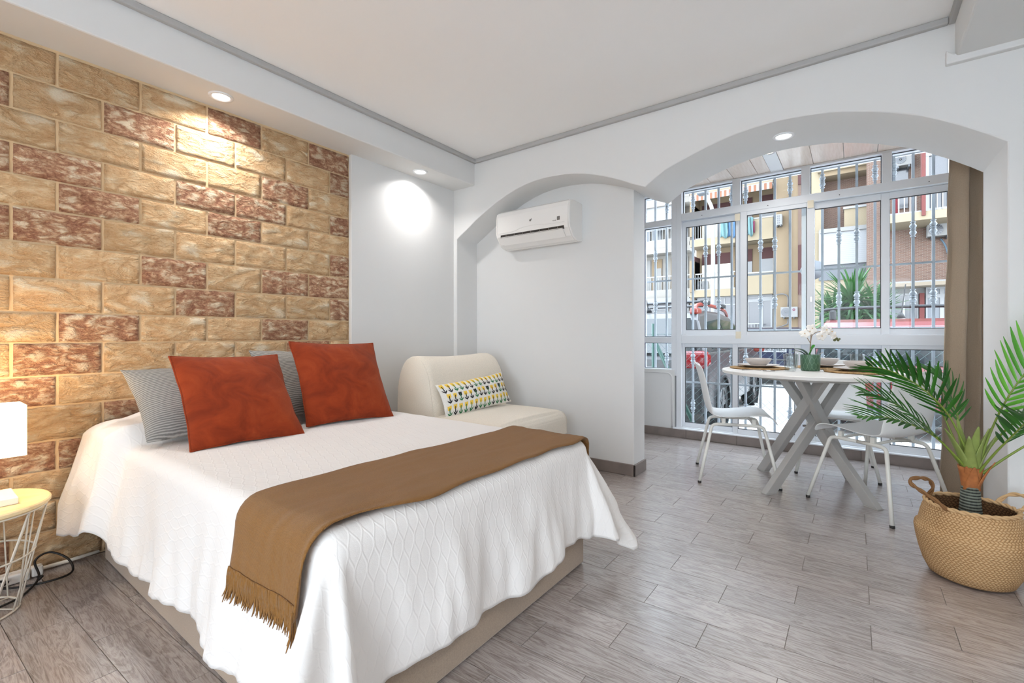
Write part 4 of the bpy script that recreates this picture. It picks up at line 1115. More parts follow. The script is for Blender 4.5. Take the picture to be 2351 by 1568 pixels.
# ================================================================== CURTAIN
def curtain():
    n = 120
    a0, b0 = Vector((.455, 3.60)), Vector((.64, 3.74)); dr = (b0 - a0).normalized(); nr = Vector((-dr.y, dr.x)); ln = (b0 - a0).length
    def fn(u, v):
        z = .012 + (2.43 - .012) * v
        q = u * 3.0
        wob = math.sin(q * 2 * PI + .6) * .028 * (1 - .15 * v) + .012 * math.sin(q * 5.2 + v * 2)
        spread_ = 1 + .22 * (1 - v) ** 2
        x = a0.x + dr.x * ln * u + nr.x * wob - .05 * (1 - v) ** 1.6 * (1 - u) + .006 * nz(u * 8, v * 9)
        y = a0.y + dr.y * ln * u + nr.y * wob + .008 * nz(u * 8, v * 7, 4)
        if v < .12: k = 1 - v / .12; x += .012 * k * nz(u * 14, v * 40, 3); y += .02 * k * nz(u * 12, v * 40, 8)
        return (x, y, z)
    o = MB().grid(fn, n, 60).build('curtain', 'curtain_beige', None, smooth=True, solid=.004)
    tag(o, 'beige curtain gathered at the right end of the balcony window', 'curtain')
curtain()
cr = box('curtain_rail', (-.6, 3.655, 2.435), (.9, 3.685, ZB - .004), 'frame_white', None, bevel=.003); tag(cr, 'white curtain rail under the wooden balcony ceiling', 'curtain rail')

# ================================================================== PALM IN BASKET
bkx, bky = .385, 2.665
bk = thing('basket', (bkx, bky, 0), 'woven seagrass belly basket with rope handles holding the palm', 'basket')
prof = [(.0001, .004), (.115, .004), (.132, .012), (.150, .05), (.164, .1), (.174, .15), (.1785, .185), (.176, .2), (.166, .208), (.163, .222), (.158, .25), (.151, .275), (.1425, .298)]
MB().lathe(prof, 64, uv=(1.1, .42)).build('basket_body', 'seagrass', bk, smooth=True)
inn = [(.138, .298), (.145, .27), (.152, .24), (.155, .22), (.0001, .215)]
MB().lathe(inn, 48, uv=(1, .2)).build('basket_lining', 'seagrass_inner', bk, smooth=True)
def braid(path_fn, n, r, k, off=0):
    return [path_fn(i / n) + Vector(o_) for i, o_ in ((i, (0, 0, 0)) for i in range(n + 1))]
def twisted(name, pts, r, tw, mat, parent):
    P = [Vector(p) for p in pts]
    for ph in (0, PI):
        Q = []
        for i, p in enumerate(P):
            t = (P[min(i + 1, len(P) - 1)] - P[max(i - 1, 0)]).normalized(); a = t.cross(Vector((.3, .2, .93))).normalized(); b = t.cross(a)
            Q.append(p + (a * math.cos(i * tw + ph) + b * math.sin(i * tw + ph)) * r * .75)
        MB().tube(Q, r, 7).build(name, mat, parent, smooth=True)
twisted('rim_braid', [(.1405 * math.cos(2 * PI * i / 96), .1405 * math.sin(2 * PI * i / 96), .300) for i in range(97)], .0055, .9, 'seagrass', bk)
# handles: left one flops outwards to the left, right one folds to the right
def hpt(r, z, f): return RV * r + FV * f + ZV * z
twisted('handle', catmull([hpt(-.134, .292, -.045), hpt(-.165, .325, -.03), hpt(-.215, .362, -.015), hpt(-.245, .388, 0), hpt(-.232, .405, .012), hpt(-.18, .405, .02), hpt(-.135, .388, .035), hpt(-.112, .35, .05), hpt(-.105, .298, .09)], 7), .0052, .55, 'rope_dark', bk)
twisted('handle', catmull([hpt(.125, .29, -.06), hpt(.15, .315, -.07), hpt(.185, .335, -.06), hpt(.2, .345, -.02), hpt(.18, .335, .02), hpt(.14, .3, .03)], 7), .0052, .55, 'seagrass', bk)

pm = thing('artificial_palm', (bkx, bky, .216), 'green artificial palm standing in the woven basket by the arch', 'palm')
ZP = .216
cx_, cy_ = 0, 0
def pp(r, z, f=0): return RV * r + FV * f + ZV * (z - ZP)
MB().lathe([(.0001, .0), (.038, .0), (.037, .05), (.033, .1), (.029, .162), (.0001, .162)], 24, (cx_, cy_, 0.001)).build('trunk', 'palm_trunk', pm, smooth=True)
MB().lathe([(.0285, .155), (.030, .175), (.033, .2), (.038, .23), (.041, .245), (.034, .235), (.0001, .2)], 20).build('husk', 'husk', pm, smooth=True)
def sheath(ang, h0, h1, w_, lean_, mat):
    d = RV * math.cos(ang) + FV * math.sin(ang)
    e = Vector((-d.y, d.x, 0))
    def fn(a, b):
        bb = b * 2 - 1; z = h0 + .05 + (h1 - h0) * a; ww = w_ * (1 - a) ** .75 + .002
        return d * (.026 + lean_ * a ** 1.4 - .012 * bb * bb * (1 - a)) + e * (ww * bb) + ZV * z
    MB().grid(fn, 10, 6).build('sheath', mat, pm, smooth=True, solid=.003)
sheath(-PI / 2 - .5, .10, .20, .026, .018, 'husk'); sheath(-PI / 2 + .7, .095, .225, .02, .045, 'husk'); sheath(-2.6, .12, .2, .02, .02, 'husk')
for a, h0, h1, w_, ln_ in ((-1.57, .15, .30, .026, .02), (-2.4, .17, .33, .026, .05), (-.6, .17, .33, .026, .05), (PI, .18, .35, .025, .08), (0.1, .18, .35, .025, .07), (1.6, .2, .38, .024, .03), (-1.1, .2, .36, .024, .03), (-2.0, .21, .37, .024, .04)):
    sheath(a, h0, h1, w_, ln_, 'petiole_light')

# leaflet prototypes: long folded blades
def leaflet_mesh(name, L_, W_, droop, mat):
    def fn(a, b):
        bb = b * 2 - 1; w_ = W_ * (math.sin(PI * min(1, a * .93 + .05)) ** .55) * (1 - .35 * a)
        return (L_ * a, w_ * bb, -droop * L_ * a * a - abs(bb) * w_ * .55 + .35 * w_)
    o = MB().grid(fn, 6, 2).build(name, mat, None, smooth=True); me = o.data; D.objects.remove(o); return me
LF = {(m_, k): leaflet_mesh('leaflet', 1, .055 + .008 * k, .10 + .10 * k, m_) for m_ in ('palm_leaf', 'palm_leaf_bright') for k in range(3)}
def frond(path, nl, lmax, mat, flat=0.0, vee=.35):
    """path in world-aligned offsets from the palm's foot; leaflets start at 38% of it"""
    P = catmull(path, 12); n = len(P) - 1
    fr = MB().tube(P, [max(.0012, .0052 * (1 - .85 * i / n)) for i in range(n + 1)], 6).build('frond', 'petiole', pm, smooth=True)
    for i in range(nl):
        q = .36 + .63 * i / (nl - 1); s = q * n; j = min(int(s), n - 1); p = P[j].lerp(P[j + 1], s - j); t = (P[j + 1] - P[j]).normalized()
        sd = t.cross(ZV); sd = sd.normalized() if sd.length > .1 else RV
        up = sd.cross(t).normalized()
        sd = (sd * math.cos(flat) + up * math.sin(flat)).normalized(); up = sd.cross(t).normalized()
        env = (math.sin(PI * min(1, (q - .36) / .63 * .78 + .18))) ** .8
        for side in (-1, 1):
            fw = .85 + .8 * (q - .36) + random.uniform(-.06, .06)
            d = (t * fw + sd * side + up * (vee + random.uniform(-.06, .06))).normalized()
            L_ = lmax * 1.25 * env * random.uniform(.92, 1.05)
            y = up.cross(d).normalized(); z = d.cross(y)
            M = Matrix((d, y, z)).transposed().to_4x4() @ Matrix.Diagonal((L_, (.0075 / .055) * (.6 + .4 * env), L_ * .9, 1))
            M.translation = p
            o = D.objects.new('leaflet', LF[(mat, random.randrange(3))]); COL.objects.link(o); o.parent = fr; o.matrix_local = M
# left drooping frond
frond([pp(-.01, .44), pp(-.06, .50), pp(-.15, .585), pp(-.25, .635), pp(-.36, .665), pp(-.46, .668)], 17, .135, 'palm_leaf', .35)
frond([pp(-.005, .45, -.02), pp(-.05, .56, -.02), pp(-.12, .69, -.02), pp(-.21, .79, 0), pp(-.30, .85, .03), pp(-.38, .87, .05)], 17, .15, 'palm_leaf', -.5)
frond([pp(-.01, .45, .02), pp(-.08, .55, .04), pp(-.16, .65, .08), pp(-.25, .72, .12), pp(-.33, .75, .15)], 15, .13, 'palm_leaf', .3)
frond([pp(0, .46, .02), pp(-.02, .58, .06), pp(-.05, .70, .09), pp(-.1, .8, .13), pp(-.17, .86, .16)], 14, .13, 'palm_leaf', -.2)
frond([pp(0, .46, .03), pp(.01, .58, .05), pp(.005, .70, .075), pp(-.01, .79, .1), pp(-.02, .84, .14)], 14, .12, 'palm_leaf')
frond([pp(.01, .45, -.02), pp(.03, .58, -.04), pp(.06, .72, -.07), pp(.10, .85, -.11), pp(.16, .97, -.15), pp(.2, 1.03, -.19)], 18, .15, 'palm_leaf_bright', -.9)
frond([pp(.02, .45, -.01), pp(.06, .56, -.03), pp(.12, .68, -.08), pp(.19, .80, -.14), pp(.27, .88, -.2), pp(.34, .91, -.26)], 17, .15, 'palm_leaf', .2)
frond([pp(.02, .44, -.03), pp(.08, .52, -.07), pp(.16, .61, -.12), pp(.24, .68, -.17), pp(.33, .72, -.23), pp(.4, .72, -.28)], 16, .14, 'palm_leaf', .2)
frond([pp(0, .44, -.03), pp(.01, .54, -.09), pp(.01, .63, -.16), pp(-.02, .69, -.23), pp(-.06, .71, -.3)], 13, .12, 'palm_leaf', .1)

# ================================================================== OUTSIDE
ZG = -.2
struct(box('ground', (-40, 4.80, ZG - .2), (40, 60, ZG), 'pavement'))
struct(box('wall_outside_base', (-3.0, 4.74, ZG - .1), (2.3, 4.80, -.0), 'render_white'))
def fx(u, Y): return ony(u, 771, Y)[0]
def fz(u, v, Y): return ony(u, v, Y)[2]
def R(parent, nm, mat, u0, v0, u1, v1, Y, dep, front=0, bevel=0):
    """slab whose front face spans the given survey readings on the facade plane Y, dep metres thick behind it"""
    x0, x1 = fx(u0, Y), fx(u1, Y); zt, zb = fz(u0, v0, Y), fz(u0, v1, Y)
    return box(nm, (x0, Y - front, zb), (x1, Y + dep, zt), mat, parent, bevel=bevel)
def window_far(parent, u0, v0, u1, v1, Y, cols=2, transom=None, pane_mat='far_pane', t=.05, nm='window'):
    x0, x1 = fx(u0, Y), fx(u1, Y); zt, zb = fz(u0, v0, Y), fz(u0, v1, Y)
    m = MB(); m.box((x0, Y - .06, zb), (x1, Y, zb + t)); m.box((x0, Y - .06, zt - t), (x1, Y, zt))
    xs_ = [x0 + (x1 - x0) * i / cols for i in range(cols + 1)]
    for x in xs_: m.box((max(x0, x - t / 2), Y - .054, zb + .004), (min(x1, x + t / 2), Y - .004, zt - .004))
    zs_ = [zb, zt]
    if transom:
        zm = zt - (zt - zb) * transom; m.box((x0 + .003, Y - .058, zm - t * .6), (x1 - .003, Y - .002, zm + t * .6)); zs_ = [zb, zm, zt]
    f = m.build(nm, 'far_window_frame', parent)
    for a, b in zip(xs_[:-1], xs_[1:]):
        for c, d in zip(zs_[:-1], zs_[1:]): box('pane', (a, Y - .02, c), (b, Y - .01, d), pane_mat, f)
    return f
def railing(parent, x0, x1, z0, z1, Y, step=.13, top=.05):
    m = MB(); m.box((x0, Y - .03, z1 - top), (x1, Y + .03, z1)); m.box((x0, Y - .02, z0), (x1, Y + .02, z0 + .04))
    o = m.build('handrail', 'rail_white', parent)
    b = MB(); x = x0 + .02
    while x < x1: b.box((x - .012, Y - .012, z0 + .01), (x + .012, Y + .012, z1 - .01)); x += step
    b.build('balusters', 'rail_white', o, kind='stuff')
def outdoor_ac(name_label, u0, v0, u1, v1, Y, fan=.32, emblem=None, grid=False):
    x0, x1 = fx(u0, Y), fx(u1, Y); zt, zb = fz(u0, v0, Y), fz(u0, v1, Y); w_, h = x1 - x0, zt - zb
    t = thing('outdoor_unit', ((x0 + x1) / 2, Y, zb), name_label, 'air conditioner')
    box('casing', (-w_ / 2, -.32, 0), (w_ / 2, -.02, h), 'render_white', t, bevel=.015)
    if grid:
        for i in range(4):
            for j in range(2): box('vent', (-w_ * .3 + j * w_ * .3, -.325, h * .12 + i * h * .21), (-w_ * .3 + j * w_ * .3 + w_ * .2, -.315, h * .12 + i * h * .21 + h * .14), 'far_pane', t)
    else:
        r = min(h * .44, w_ * .3)
        MB().lathe([(.0001, 0), (r, 0), (r, .012), (.0001, .012)], 28, ax=Matrix.Translation((-w_ * .17, -.32, h * .5)) @ Matrix.Rotation(PI / 2, 4, 'X')).build('fan_grille', 'far_pane', t)
        for q in range(8):
            a = q * PI / 8; m = MB(); m.box((-r * .98, -.004, -.008), (r * .98, 0, .008), Matrix.Translation((-w_ * .17, -.332, h * .5)) @ Matrix.Rotation(a, 4, 'Y')); m.build('grille_bar', 'sign_grey', t)
        MB().lathe([(.0001, 0), (r * .16, 0), (.0001, .03)], 12, ax=Matrix.Translation((-w_ * .17, -.33, h * .5)) @ Matrix.Rotation(PI / 2, 4, 'X')).build('fan_hub', 'render_white', t)
        if emblem: MB().lathe([(.03, 0), (.06, 0), (.06, .006), (.03, .006)], 6, ax=Matrix.Translation((w_ * .3, -.32, h * .72)) @ Matrix.Rotation(PI / 2, 4, 'X')).build('emblem', emblem, t)
    for s in (-.3, .3): box('bracket', (w_ * s - .02, -.32, -.06), (w_ * s + .02, .0, 0), 'sign_grey', t)
    return t

# ---- ochre block straight across the street
Yb = 25.0
ob = thing('apartment_building', (-4.3, Yb, ZG), 'ochre apartment building with maroon lintels and striped awning across the street', 'building')
ob.location = (0, 0, 0)
FL = [3.0, 5.62, 8.28, 10.95, 13.6]
xa, xb = fx(1585, Yb), fx(1775, Yb)
box('loggia_wall', (xa, Yb + 1.1, ZG), (xb + .4, Yb + 1.4, 16), 'ochre', ob)
box('side_wall', (fx(1775, Yb), Yb + .05, ZG), (fx(1832, Yb), Yb + 1.4, 16), 'ochre', ob)
box('corner_pier', (fx(1832, Yb), Yb + .02, ZG), (fx(1846, Yb), Yb + 1.4, 16), 'far_brick', ob)
for v0, v1 in ((563, 676), (330, 424)): R(ob, 'pier_panel', 'maroon', 1832, v0, 1845, v1, Yb, .2, front=.03)
box('return_wall', (fx(1846, Yb), Yb + .1, ZG), (fx(1905, Yb), Yb + 1.4, 16), 'ochre', ob)
R(ob, 'left_pier', 'ochre', 1585, 600, 1594, 671, Yb, 1.2, front=.15); R(ob, 'left_pier', 'ochre', 1585, 440, 1594, 545, Yb, 1.2, front=.1); R(ob, 'left_pier', 'ochre', 1585, 681, 1594, 800, Yb, 1.2, front=.0)
for i, zf in enumerate(FL):
    t_ = .38 if i else .36
    box('balcony_slab', (xa, Yb - .05, zf), (xb, Yb + 1.2, zf + t_), 'ochre_pale', ob)
    # solid parapet of the right bay
    x2 = fx(1712, Yb)
    box('parapet', (x2, Yb - .08, zf), (xb, Yb + .08, zf + 1.02), 'ochre_pale', ob); box('coping', (x2 - .02, Yb - .1, zf + 1.02), (xb + .02, Yb + .1, zf + 1.08), 'rail_white', ob)
    railing(ob, xa + .25, x2, zf + t_, zf + 1.22, Yb, .12, .06)
    # loggia openings
    W = Yb + 1.08
    def LW(nm, mat, u0, u1, z0, z1, f=0, parent=ob): return box(nm, (fx(u0, W), W - f, z0), (fx(u1, W), W + .05, z1), mat, parent)
    LW('lintel', 'maroon', 1612, 1678, zf + 1.78, zf + 2.35, .03); LW('shutter', 'shutter_beige', 1612, 1678, zf + .4, zf + 1.78, .02)
    LW('lintel', 'maroon', 1712, 1727, zf + 1.78, zf + 2.4, .03); LW('shutter', 'roller_shutter', 1712, 1727, zf + .4, zf + 1.78, .02)
    LW('lintel', 'maroon', 1749, 1777, zf + 1.85, zf + 2.4, .03); LW('shutter', 'roller_shutter', 1749, 1777, zf + .4, zf + 1.85, .02)
    box('partition', (fx(1592, Yb), Yb + .1, zf + .36), (fx(1594, Yb), Yb + 1.1, zf + 2.15), 'maroon', ob)
    box('partition', (fx(1596, W), W - .05, zf + .36), (fx(1606, W), W, zf + 2.2), 'maroon', ob)
R(ob, 'downpipe', 'maroon', 1811, 300, 1814, 707, Yb, .05, front=.06)
# awning with striped valance on the upper floor
aw_ = box('awning', (fx(1590, Yb) , Yb - .5, 8.12), (fx(1776, Yb), Yb + .3, 8.2), 'render_white', ob)
n_ = 34; wd = (fx(1776, Yb) - fx(1590, Yb)) / n_
for i in range(n_): box('valance_stripe', (fx(1590, Yb) + i * wd, Yb - .52, 7.86), (fx(1590, Yb) + (i + 1) * wd, Yb - .5, 8.16), 'awning_stripe' if i % 2 else 'render_white', aw_)
# ground floor shop front
gfm = dict(parent=ob, Y=Yb + .3)
box('shop_back', (xa, Yb + .36, ZG), (xb, Yb + .5, 3.0), 'far_pane', ob)
window_far(ob, 1594, 684, 1628, 792, Yb + .3, 1, .17); window_far(ob, 1628, 683, 1664, 792, Yb + .3, 1, .17); window_far(ob, 1664, 681, 1716, 790, Yb + .3, 1, .17)
window_far(ob, 1716, 676, 1748, 784, Yb + .3, 1, .14, t=.12); window_far(ob, 1748, 673, 1774, 758, Yb + .25, 1, .16, t=.16)
railing(ob, fx(1716, Yb - .6), fx(1746, Yb - .6), ZG, fz(1730, 742, Yb - .6), Yb - .6, .14)
outdoor_ac('white air conditioning unit with pink emblem on the ochre wall at street level', 1794, 706, 1832, 729, Yb + .05, emblem='cloth_pink')
outdoor_ac('air conditioning unit standing behind the white railing of the first ochre balcony', 1597, 648, 1628, 666, Yb + .9)
outdoor_ac('air conditioning unit with square vents high on the ochre wall', 1783, 496, 1797, 520, Yb + .05, grid=True)
cbm = MB().tube(catmull([(fx(1782, Yb), Yb - .02, fz(1782, 677, Yb)), (fx(1798, Yb), Yb - .02, fz(1798, 675, Yb)), (fx(1809, Yb), Yb - .02, fz(1809, 682, Yb)), (fx(1809, Yb), Yb - .02, fz(1809, 704, Yb))], 5), .025, 6).build('wall_cable', 'sign_grey', ob)
cbm = MB().tube(catmull([(fx(1809, Yb), Yb - .02, fz(1809, 732, Yb)), (fx(1808, Yb), Yb - .02, fz(1808, 743, Yb)), (fx(1798, Yb), Yb - .02, fz(1798, 748, Yb)), (fx(1784, Yb), Yb - .02, fz(1784, 752, Yb))], 5), .025, 6).build('wall_cable', 'sign_grey', ob)
def cloth_hang(nm, u0, v0, u1, v1, Y, mat, label):
    x0, x1 = fx(u0, Y), fx(u1, Y); zt, zb = fz(u0, v0, Y), fz(u0, v1, Y)
    o = MB().grid(lambda a, b: (x0 + (x1 - x0) * a, Y + .05 * math.sin(a * 11 + b * 2), zb + (zt - zb) * b + .06 * math.sin(a * 7) * (1 - b)), 14, 8).build(nm, mat, None, smooth=True, solid=.02); return tag(o, label, 'laundry', 'laundry on the ochre balcony')
cloth_hang('hanging_towel', 1654, 508, 1671, 546, Yb - .14, 'cloth_aqua', 'pale aqua cloth hanging over the upper ochre balcony rail')
cloth_hang('hanging_towel', 1671, 506, 1689, 545, Yb - .14, 'cloth_blue', 'blue cloth hanging beside the aqua one on the upper ochre balcony')
cloth_hang('hanging_towel', 1717, 500, 1729, 541, Yb - .2, 'cloth_aqua', 'crumpled pale blue cloth hanging at the right bay of the ochre balcony')
cloth_hang('hanging_towel', 1729, 508, 1733, 532, Yb - .2, 'cloth_pink', 'narrow pink cloth hanging at the right bay of the ochre balcony')

# ---- cream block on the left
Yc = 27.0
cb_ = thing('apartment_building', (0, 0, 0), 'cream apartment building with white railings at the far left of the window view', 'building')
ca, cbx = -16.0, fx(1583, Yc)
box('facade', (ca, Yc + 1.0, ZG), (cbx, Yc + 1.3, 16), 'cream_wall', cb_)
for i, zf in enumerate((3.15, 5.85, 8.6, 11.3)):
    box('balcony_slab', (ca, Yc - .05, zf), (cbx, Yc + 1.1, zf + .5), 'cream_wall', cb_)
    if i == 0: railing(cb_, ca, cbx, zf + .5, zf + 1.35, Yc, .16, .07)
    else: box('parapet', (ca, Yc - .06, zf + .3), (cbx, Yc + .06, zf + .75), 'cream_wall', cb_)
    for u0, u1 in ((1486, 1494), (1497, 1520), (1540, 1552), (1562, 1580)):
        W = Yc + .95
        if i == 0:
            box('wall_panel', (fx(u0, W), W - .02, zf + .5), (fx(u1, W), W + .06, zf + 2.5), 'ochre' if u0 in (1497, 1540) else 'render_white', cb_)
            if u0 == 1497: box('door', (fx(1507, W), W - .05, zf + .5), (fx(1519, W), W + .06, zf + 1.95), 'render_white', cb_)
        else:
            f = window_far(cb_, u0, 0, u1, 0, W, 1); D.objects.remove([c for c in f.children][0]); D.objects.remove(f)
            x0, x1 = fx(u0, W), fx(u1, W)
            m = MB(); m.box((x0, W - .06, zf + .5), (x1, W, zf + 2.0)); fo = m.build('window', 'far_window_frame', cb_)
            for a in (0, .52): box('pane', (x0 + (x1 - x0) * (a + .04), W - .07, zf + .56), (x0 + (x1 - x0) * (a + .44), W - .06, zf + 1.92), 'far_pane_curtain', fo)
    if i == 1: railing(cb_, fx(1490, Yc), fx(1570, Yc), zf + .75, zf + 1.5, Yc, .16, .05)
box('lintel_band', (ca, Yc - .3, fz(1500, 695, Yc)), (cbx, Yc + 1.1, fz(1500, 686, Yc)), 'render_white', cb_)
box('blind', (fx(1484, Yc), Yc + .1, fz(1484, 513, Yc) - .5), (fx(1568, Yc), Yc + .16, fz(1484, 477, Yc)), 'roller_shutter', cb_)
for u0, u1 in ((1489, 1530), (1537, 1582)):
    window_far(cb_, u0, 696, u1, 725, Yc + .9, 2, .55); 
box('base_wall', (ca, Yc + .85, ZG), (cbx, Yc + 1.0, 1.9), 'render_white', cb_)

# ---- brick block on the right, nearer
Yr = 16.0
rb = thing('apartment_building', (0, 0, 0), 'brick apartment building with red column and ochre balcony bands behind the red car', 'building')
x_l = fx(2036, Yr)
box('brick_wall', (fx(1990, Yr + 1.2), Yr + 1.2, 2.0), (9, Yr + 1.6, 14), 'far_brick', rb)
zb0, zb1 = fz(2045, 512.5, Yr), fz(2045, 494, Yr)
for z0 in (zb0, zb0 + 2.72, zb0 + 5.4):
    box('balcony_slab', (x_l, Yr, z0), (9, Yr + 1.3, z0 + zb1 - zb0), 'ochre_pale', rb)
    xc = fx(2116, Yr)
    railing(rb, x_l, xc, z0 + zb1 - zb0, z0 + zb1 - zb0 + .72, Yr + .06, .115, .035)
    box('column', (xc, Yr - .05, z0 + .1), (fx(2125, Yr), Yr + .25, z0 + 2.6), 'red_column', rb)
    m = MB(); xw, xe = fx(2125, Yr), fx(2260, Yr); zc = z0 + zb1 - zb0
    m.box((xw, Yr + .02, zc), (xe, Yr + .1, zc + .06)); m.box((xw, Yr + .02, zc + 1.42), (xe, Yr + .1, zc + 1.5)); m.box((xw, Yr + .02, zc + 1.95), (xe, Yr + .1, zc + 2.02))
    xx = xw
    while xx < xe: m.box((xx, Yr + .026, zc + .003), (xx + .07, Yr + .094, zc + 2.015)); xx += .43
    fo = m.build('window', 'far_window_frame', rb)
    xx = xw
    while xx < xe:
        box('pane', (xx + .07, Yr + .07, zc + .06), (xx + .43, Yr + .08, zc + 1.42), 'far_pane', fo); box('pane', (xx + .07, Yr + .07, zc + 1.5), (xx + .43, Yr + .08, zc + 1.95), 'far_pane', fo); xx += .43
    b = MB(); xx = xw
    while xx < xe: b.box((xx, Yr - .02, zc), (xx + .02, Yr, zc + .75)); xx += .105
    b.build('balusters', 'rail_white', rb, kind='stuff')
    box('opening', (fx(2050, Yr + 1.2), Yr + 1.15, z0 + .6), (fx(2085, Yr + 1.2), Yr + 1.19, z0 + 2.2), 'far_pane', rb)
outdoor_ac('outdoor air conditioning unit under the ochre balcony band on the brick wall', 2126, 520, 2184, 548, Yr + 1.18)
outdoor_ac('outdoor air conditioning unit high on the brick wall above the red balcony door', 2052, 363, 2093, 390, Yr + 1.18)
MB().tube(catmull([(fx(2160, Yr + 1.1), Yr + 1.12, fz(2160, 548, Yr + 1.1)), (fx(2170, Yr + 1.1), Yr + 1.12, fz(2170, 562, Yr + 1.1)), (fx(2178, Yr + 1.1), Yr + 1.12, fz(2178, 585, Yr + 1.1)), (fx(2190, Yr + 1.1), Yr + 1.12, fz(2190, 610, Yr + 1.1))], 5), .022, 6).build('hose', 'hose_blue', rb, smooth=True)
box('rolled_cloth', (fx(2057, Yr), Yr + .3, zb1), (fx(2063, Yr), Yr + .5, zb1 + .75), 'far_red', rb)
# street level glazing of the brick block
Ys = Yr + .6
box('eave', (fx(2034, Yr), Yr - .1, fz(2040, 660, Yr)), (9, Yr + 1.3, fz(2040, 652, Yr)), 'tile_eave', rb)
box('ground_wall', (fx(2020, Ys), Ys + .05, ZG), (9, Ys + .3, 2.5), 'render_white', rb)
window_far(rb, 2042, 676, 2108, 745, Ys, 2, None); window_far(rb, 2125, 658, 2200, 760, Ys, 2, .22, 'far_pane_curtain', t=.08)
box('column', (fx(2110, Ys), Ys - .15, ZG), (fx(2121, Ys), Ys, fz(2110, 674, Ys)), 'red_column', rb)
# lower wing with the big roller shutter
Yl = 18.0
lw = thing('shop_building', (0, 0, 0), 'low ochre wing with a big white roller shutter behind the yucca', 'building')
box('brick_panel', (fx(1886, Yl + .6), Yl + .6, ZG), (fx(2060, Yl + .6), Yl + 1.0, 12), 'far_brick', lw)
box('side_strip', (fx(1862, Yl), Yl, ZG), (fx(1886, Yl), Yl + 1.0, 12), 'ochre_pale', lw)
R(lw, 'parapet', 'ochre_pale', 1938, 480, 2034, 531, Yl, .5); R(lw, 'coping', 'rail_white', 1936, 476, 2036, 481, Yl, .55, front=.04)
box('upper_band', (fx(1878, Yl), Yl - .2, fz(1878, 400, Yl)), (fx(2040, Yl), Yl + .7, fz(1878, 384, Yl)), 'ochre_pale', lw)
box('upper_soffit', (fx(1884, Yl), Yl - .1, fz(1878, 410, Yl)), (fx(2040, Yl), Yl + .7, fz(1878, 400, Yl)), 'ochre', lw)
R(lw, 'shutter_box', 'render_white', 1882, 528, 2028, 537, Yl - .1, .5, front=.05); R(lw, 'roller_shutter', 'roller_shutter', 1884, 537, 2020, 606, Yl - .1, .1)
R(lw, 'shutter_guide', 'far_window_frame', 1880, 530, 1885, 618, Yl - .12, .12); R(lw, 'shutter_guide', 'far_window_frame', 2019, 526, 2024, 606, Yl - .12, .12); R(lw, 'sill_panel', 'sign_grey', 1880, 610, 2026, 645, Yl - .05, .15); R(lw, 'sill', 'rail_white', 1878, 605, 2026, 610, Yl - .12, .2)
R(lw, 'lower_wall', 'ochre_pale', 1862, 640, 2040, 800, Yl - .02, .3)
R(lw, 'brick_base', 'far_brick', 1884, 722, 2036, 800, Yl - .06, .3)

# ---- street lamp and mirror
Yt = 14.0
sl = thing('street_lamp', (fx(1637, Yt), Yt, ZG), 'slim white street lamp with curved arm in front of the ochre building', 'street lamp')
hz_ = fz(1634, 485, Yt) - ZG; hx = fx(1615, Yt) - fx(1637, Yt); ht_ = fz(1617, 437, Yt) - ZG
MB().tube(catmull([(0, 0, 0), (0, 0, 2), (0, 0, 4), (-.02, 0, hz_), (hx * .45, 0, hz_ + .32), (hx * .9, 0, ht_ - .05)], 6), [.055] * 19 + [.05] * 6 + [.04] * 6, 10).build('pole', 'render_white', sl, smooth=True)
MB().box((hx - .16, -.14, ht_ - .12), (hx + .12, .14, ht_ + .05)).build('lamp_head', 'sign_grey', sl, bevel=.03)
Ym = 10.9
tm = thing('traffic_mirror', (fx(1865, Ym), Ym, ZG), 'round grey traffic mirror seen edge-on beside the window frame', 'mirror')
zc = fz(1870, 620, Ym) - ZG
MB().lathe([(.0001, 0), (.19, .01), (.21, .03), (.20, .045), (.0001, .06)], 8, ax=Matrix.Translation((0, 0, zc)) @ Matrix.Rotation(PI / 2, 4, 'X')).build('mirror_disc', 'sign_grey', tm, smooth=True)
MB().tube([(0, .06, 0), (0, .06, zc + .1)], .03, 10).build('post', 'sign_grey', tm, smooth=True)

# ---- yucca
Yy = 13.2
yc_ = Vector((fx(1958, Yy), Yy, ZG))
yu = thing('yucca', yc_, 'bushy green yucca with sword leaves in front of the roller shutter', 'plant')
MB().tube(catmull([(0, 0, 0), (.03, 0, .8), (0, .02, 1.7)], 6), .08, 10).build('trunk', 'husk', yu, smooth=True)
MB().tube(catmull([(0, 0, .6), (-.15, .05, 1.1), (-.3, .05, 1.5)], 6), .06, 10).build('trunk', 'husk', yu, smooth=True)
ylm = leaflet_mesh('leaf', 1, .055, .22, 'yucca_leaf')
for (hx_, hz_, n_, ln_) in ((.0, 1.95, 150, .86), (-.36, 1.62, 120, .72), (.4, 1.7, 120, .72), (.05, 1.35, 90, .7)):
    for i in range(n_):
        az = random.uniform(0, 2 * PI); el = random.uniform(-.75, 1.5); L_ = ln_ * random.uniform(.75, 1.08)
        d = Vector((math.cos(az) * math.cos(el), math.sin(az) * math.cos(el) * .8, math.sin(el))).normalized(); y = ZV.cross(d).normalized(); z = d.cross(y)
        M = Matrix((d, y, z)).transposed().to_4x4() @ Matrix.Diagonal((L_, .62, L_ * .8, 1)); M.translation = (hx_, 0, hz_ + random.uniform(-.12, .12))
        o = D.objects.new('leaf', ylm); COL.objects.link(o); o.parent = yu; o.matrix_local = M

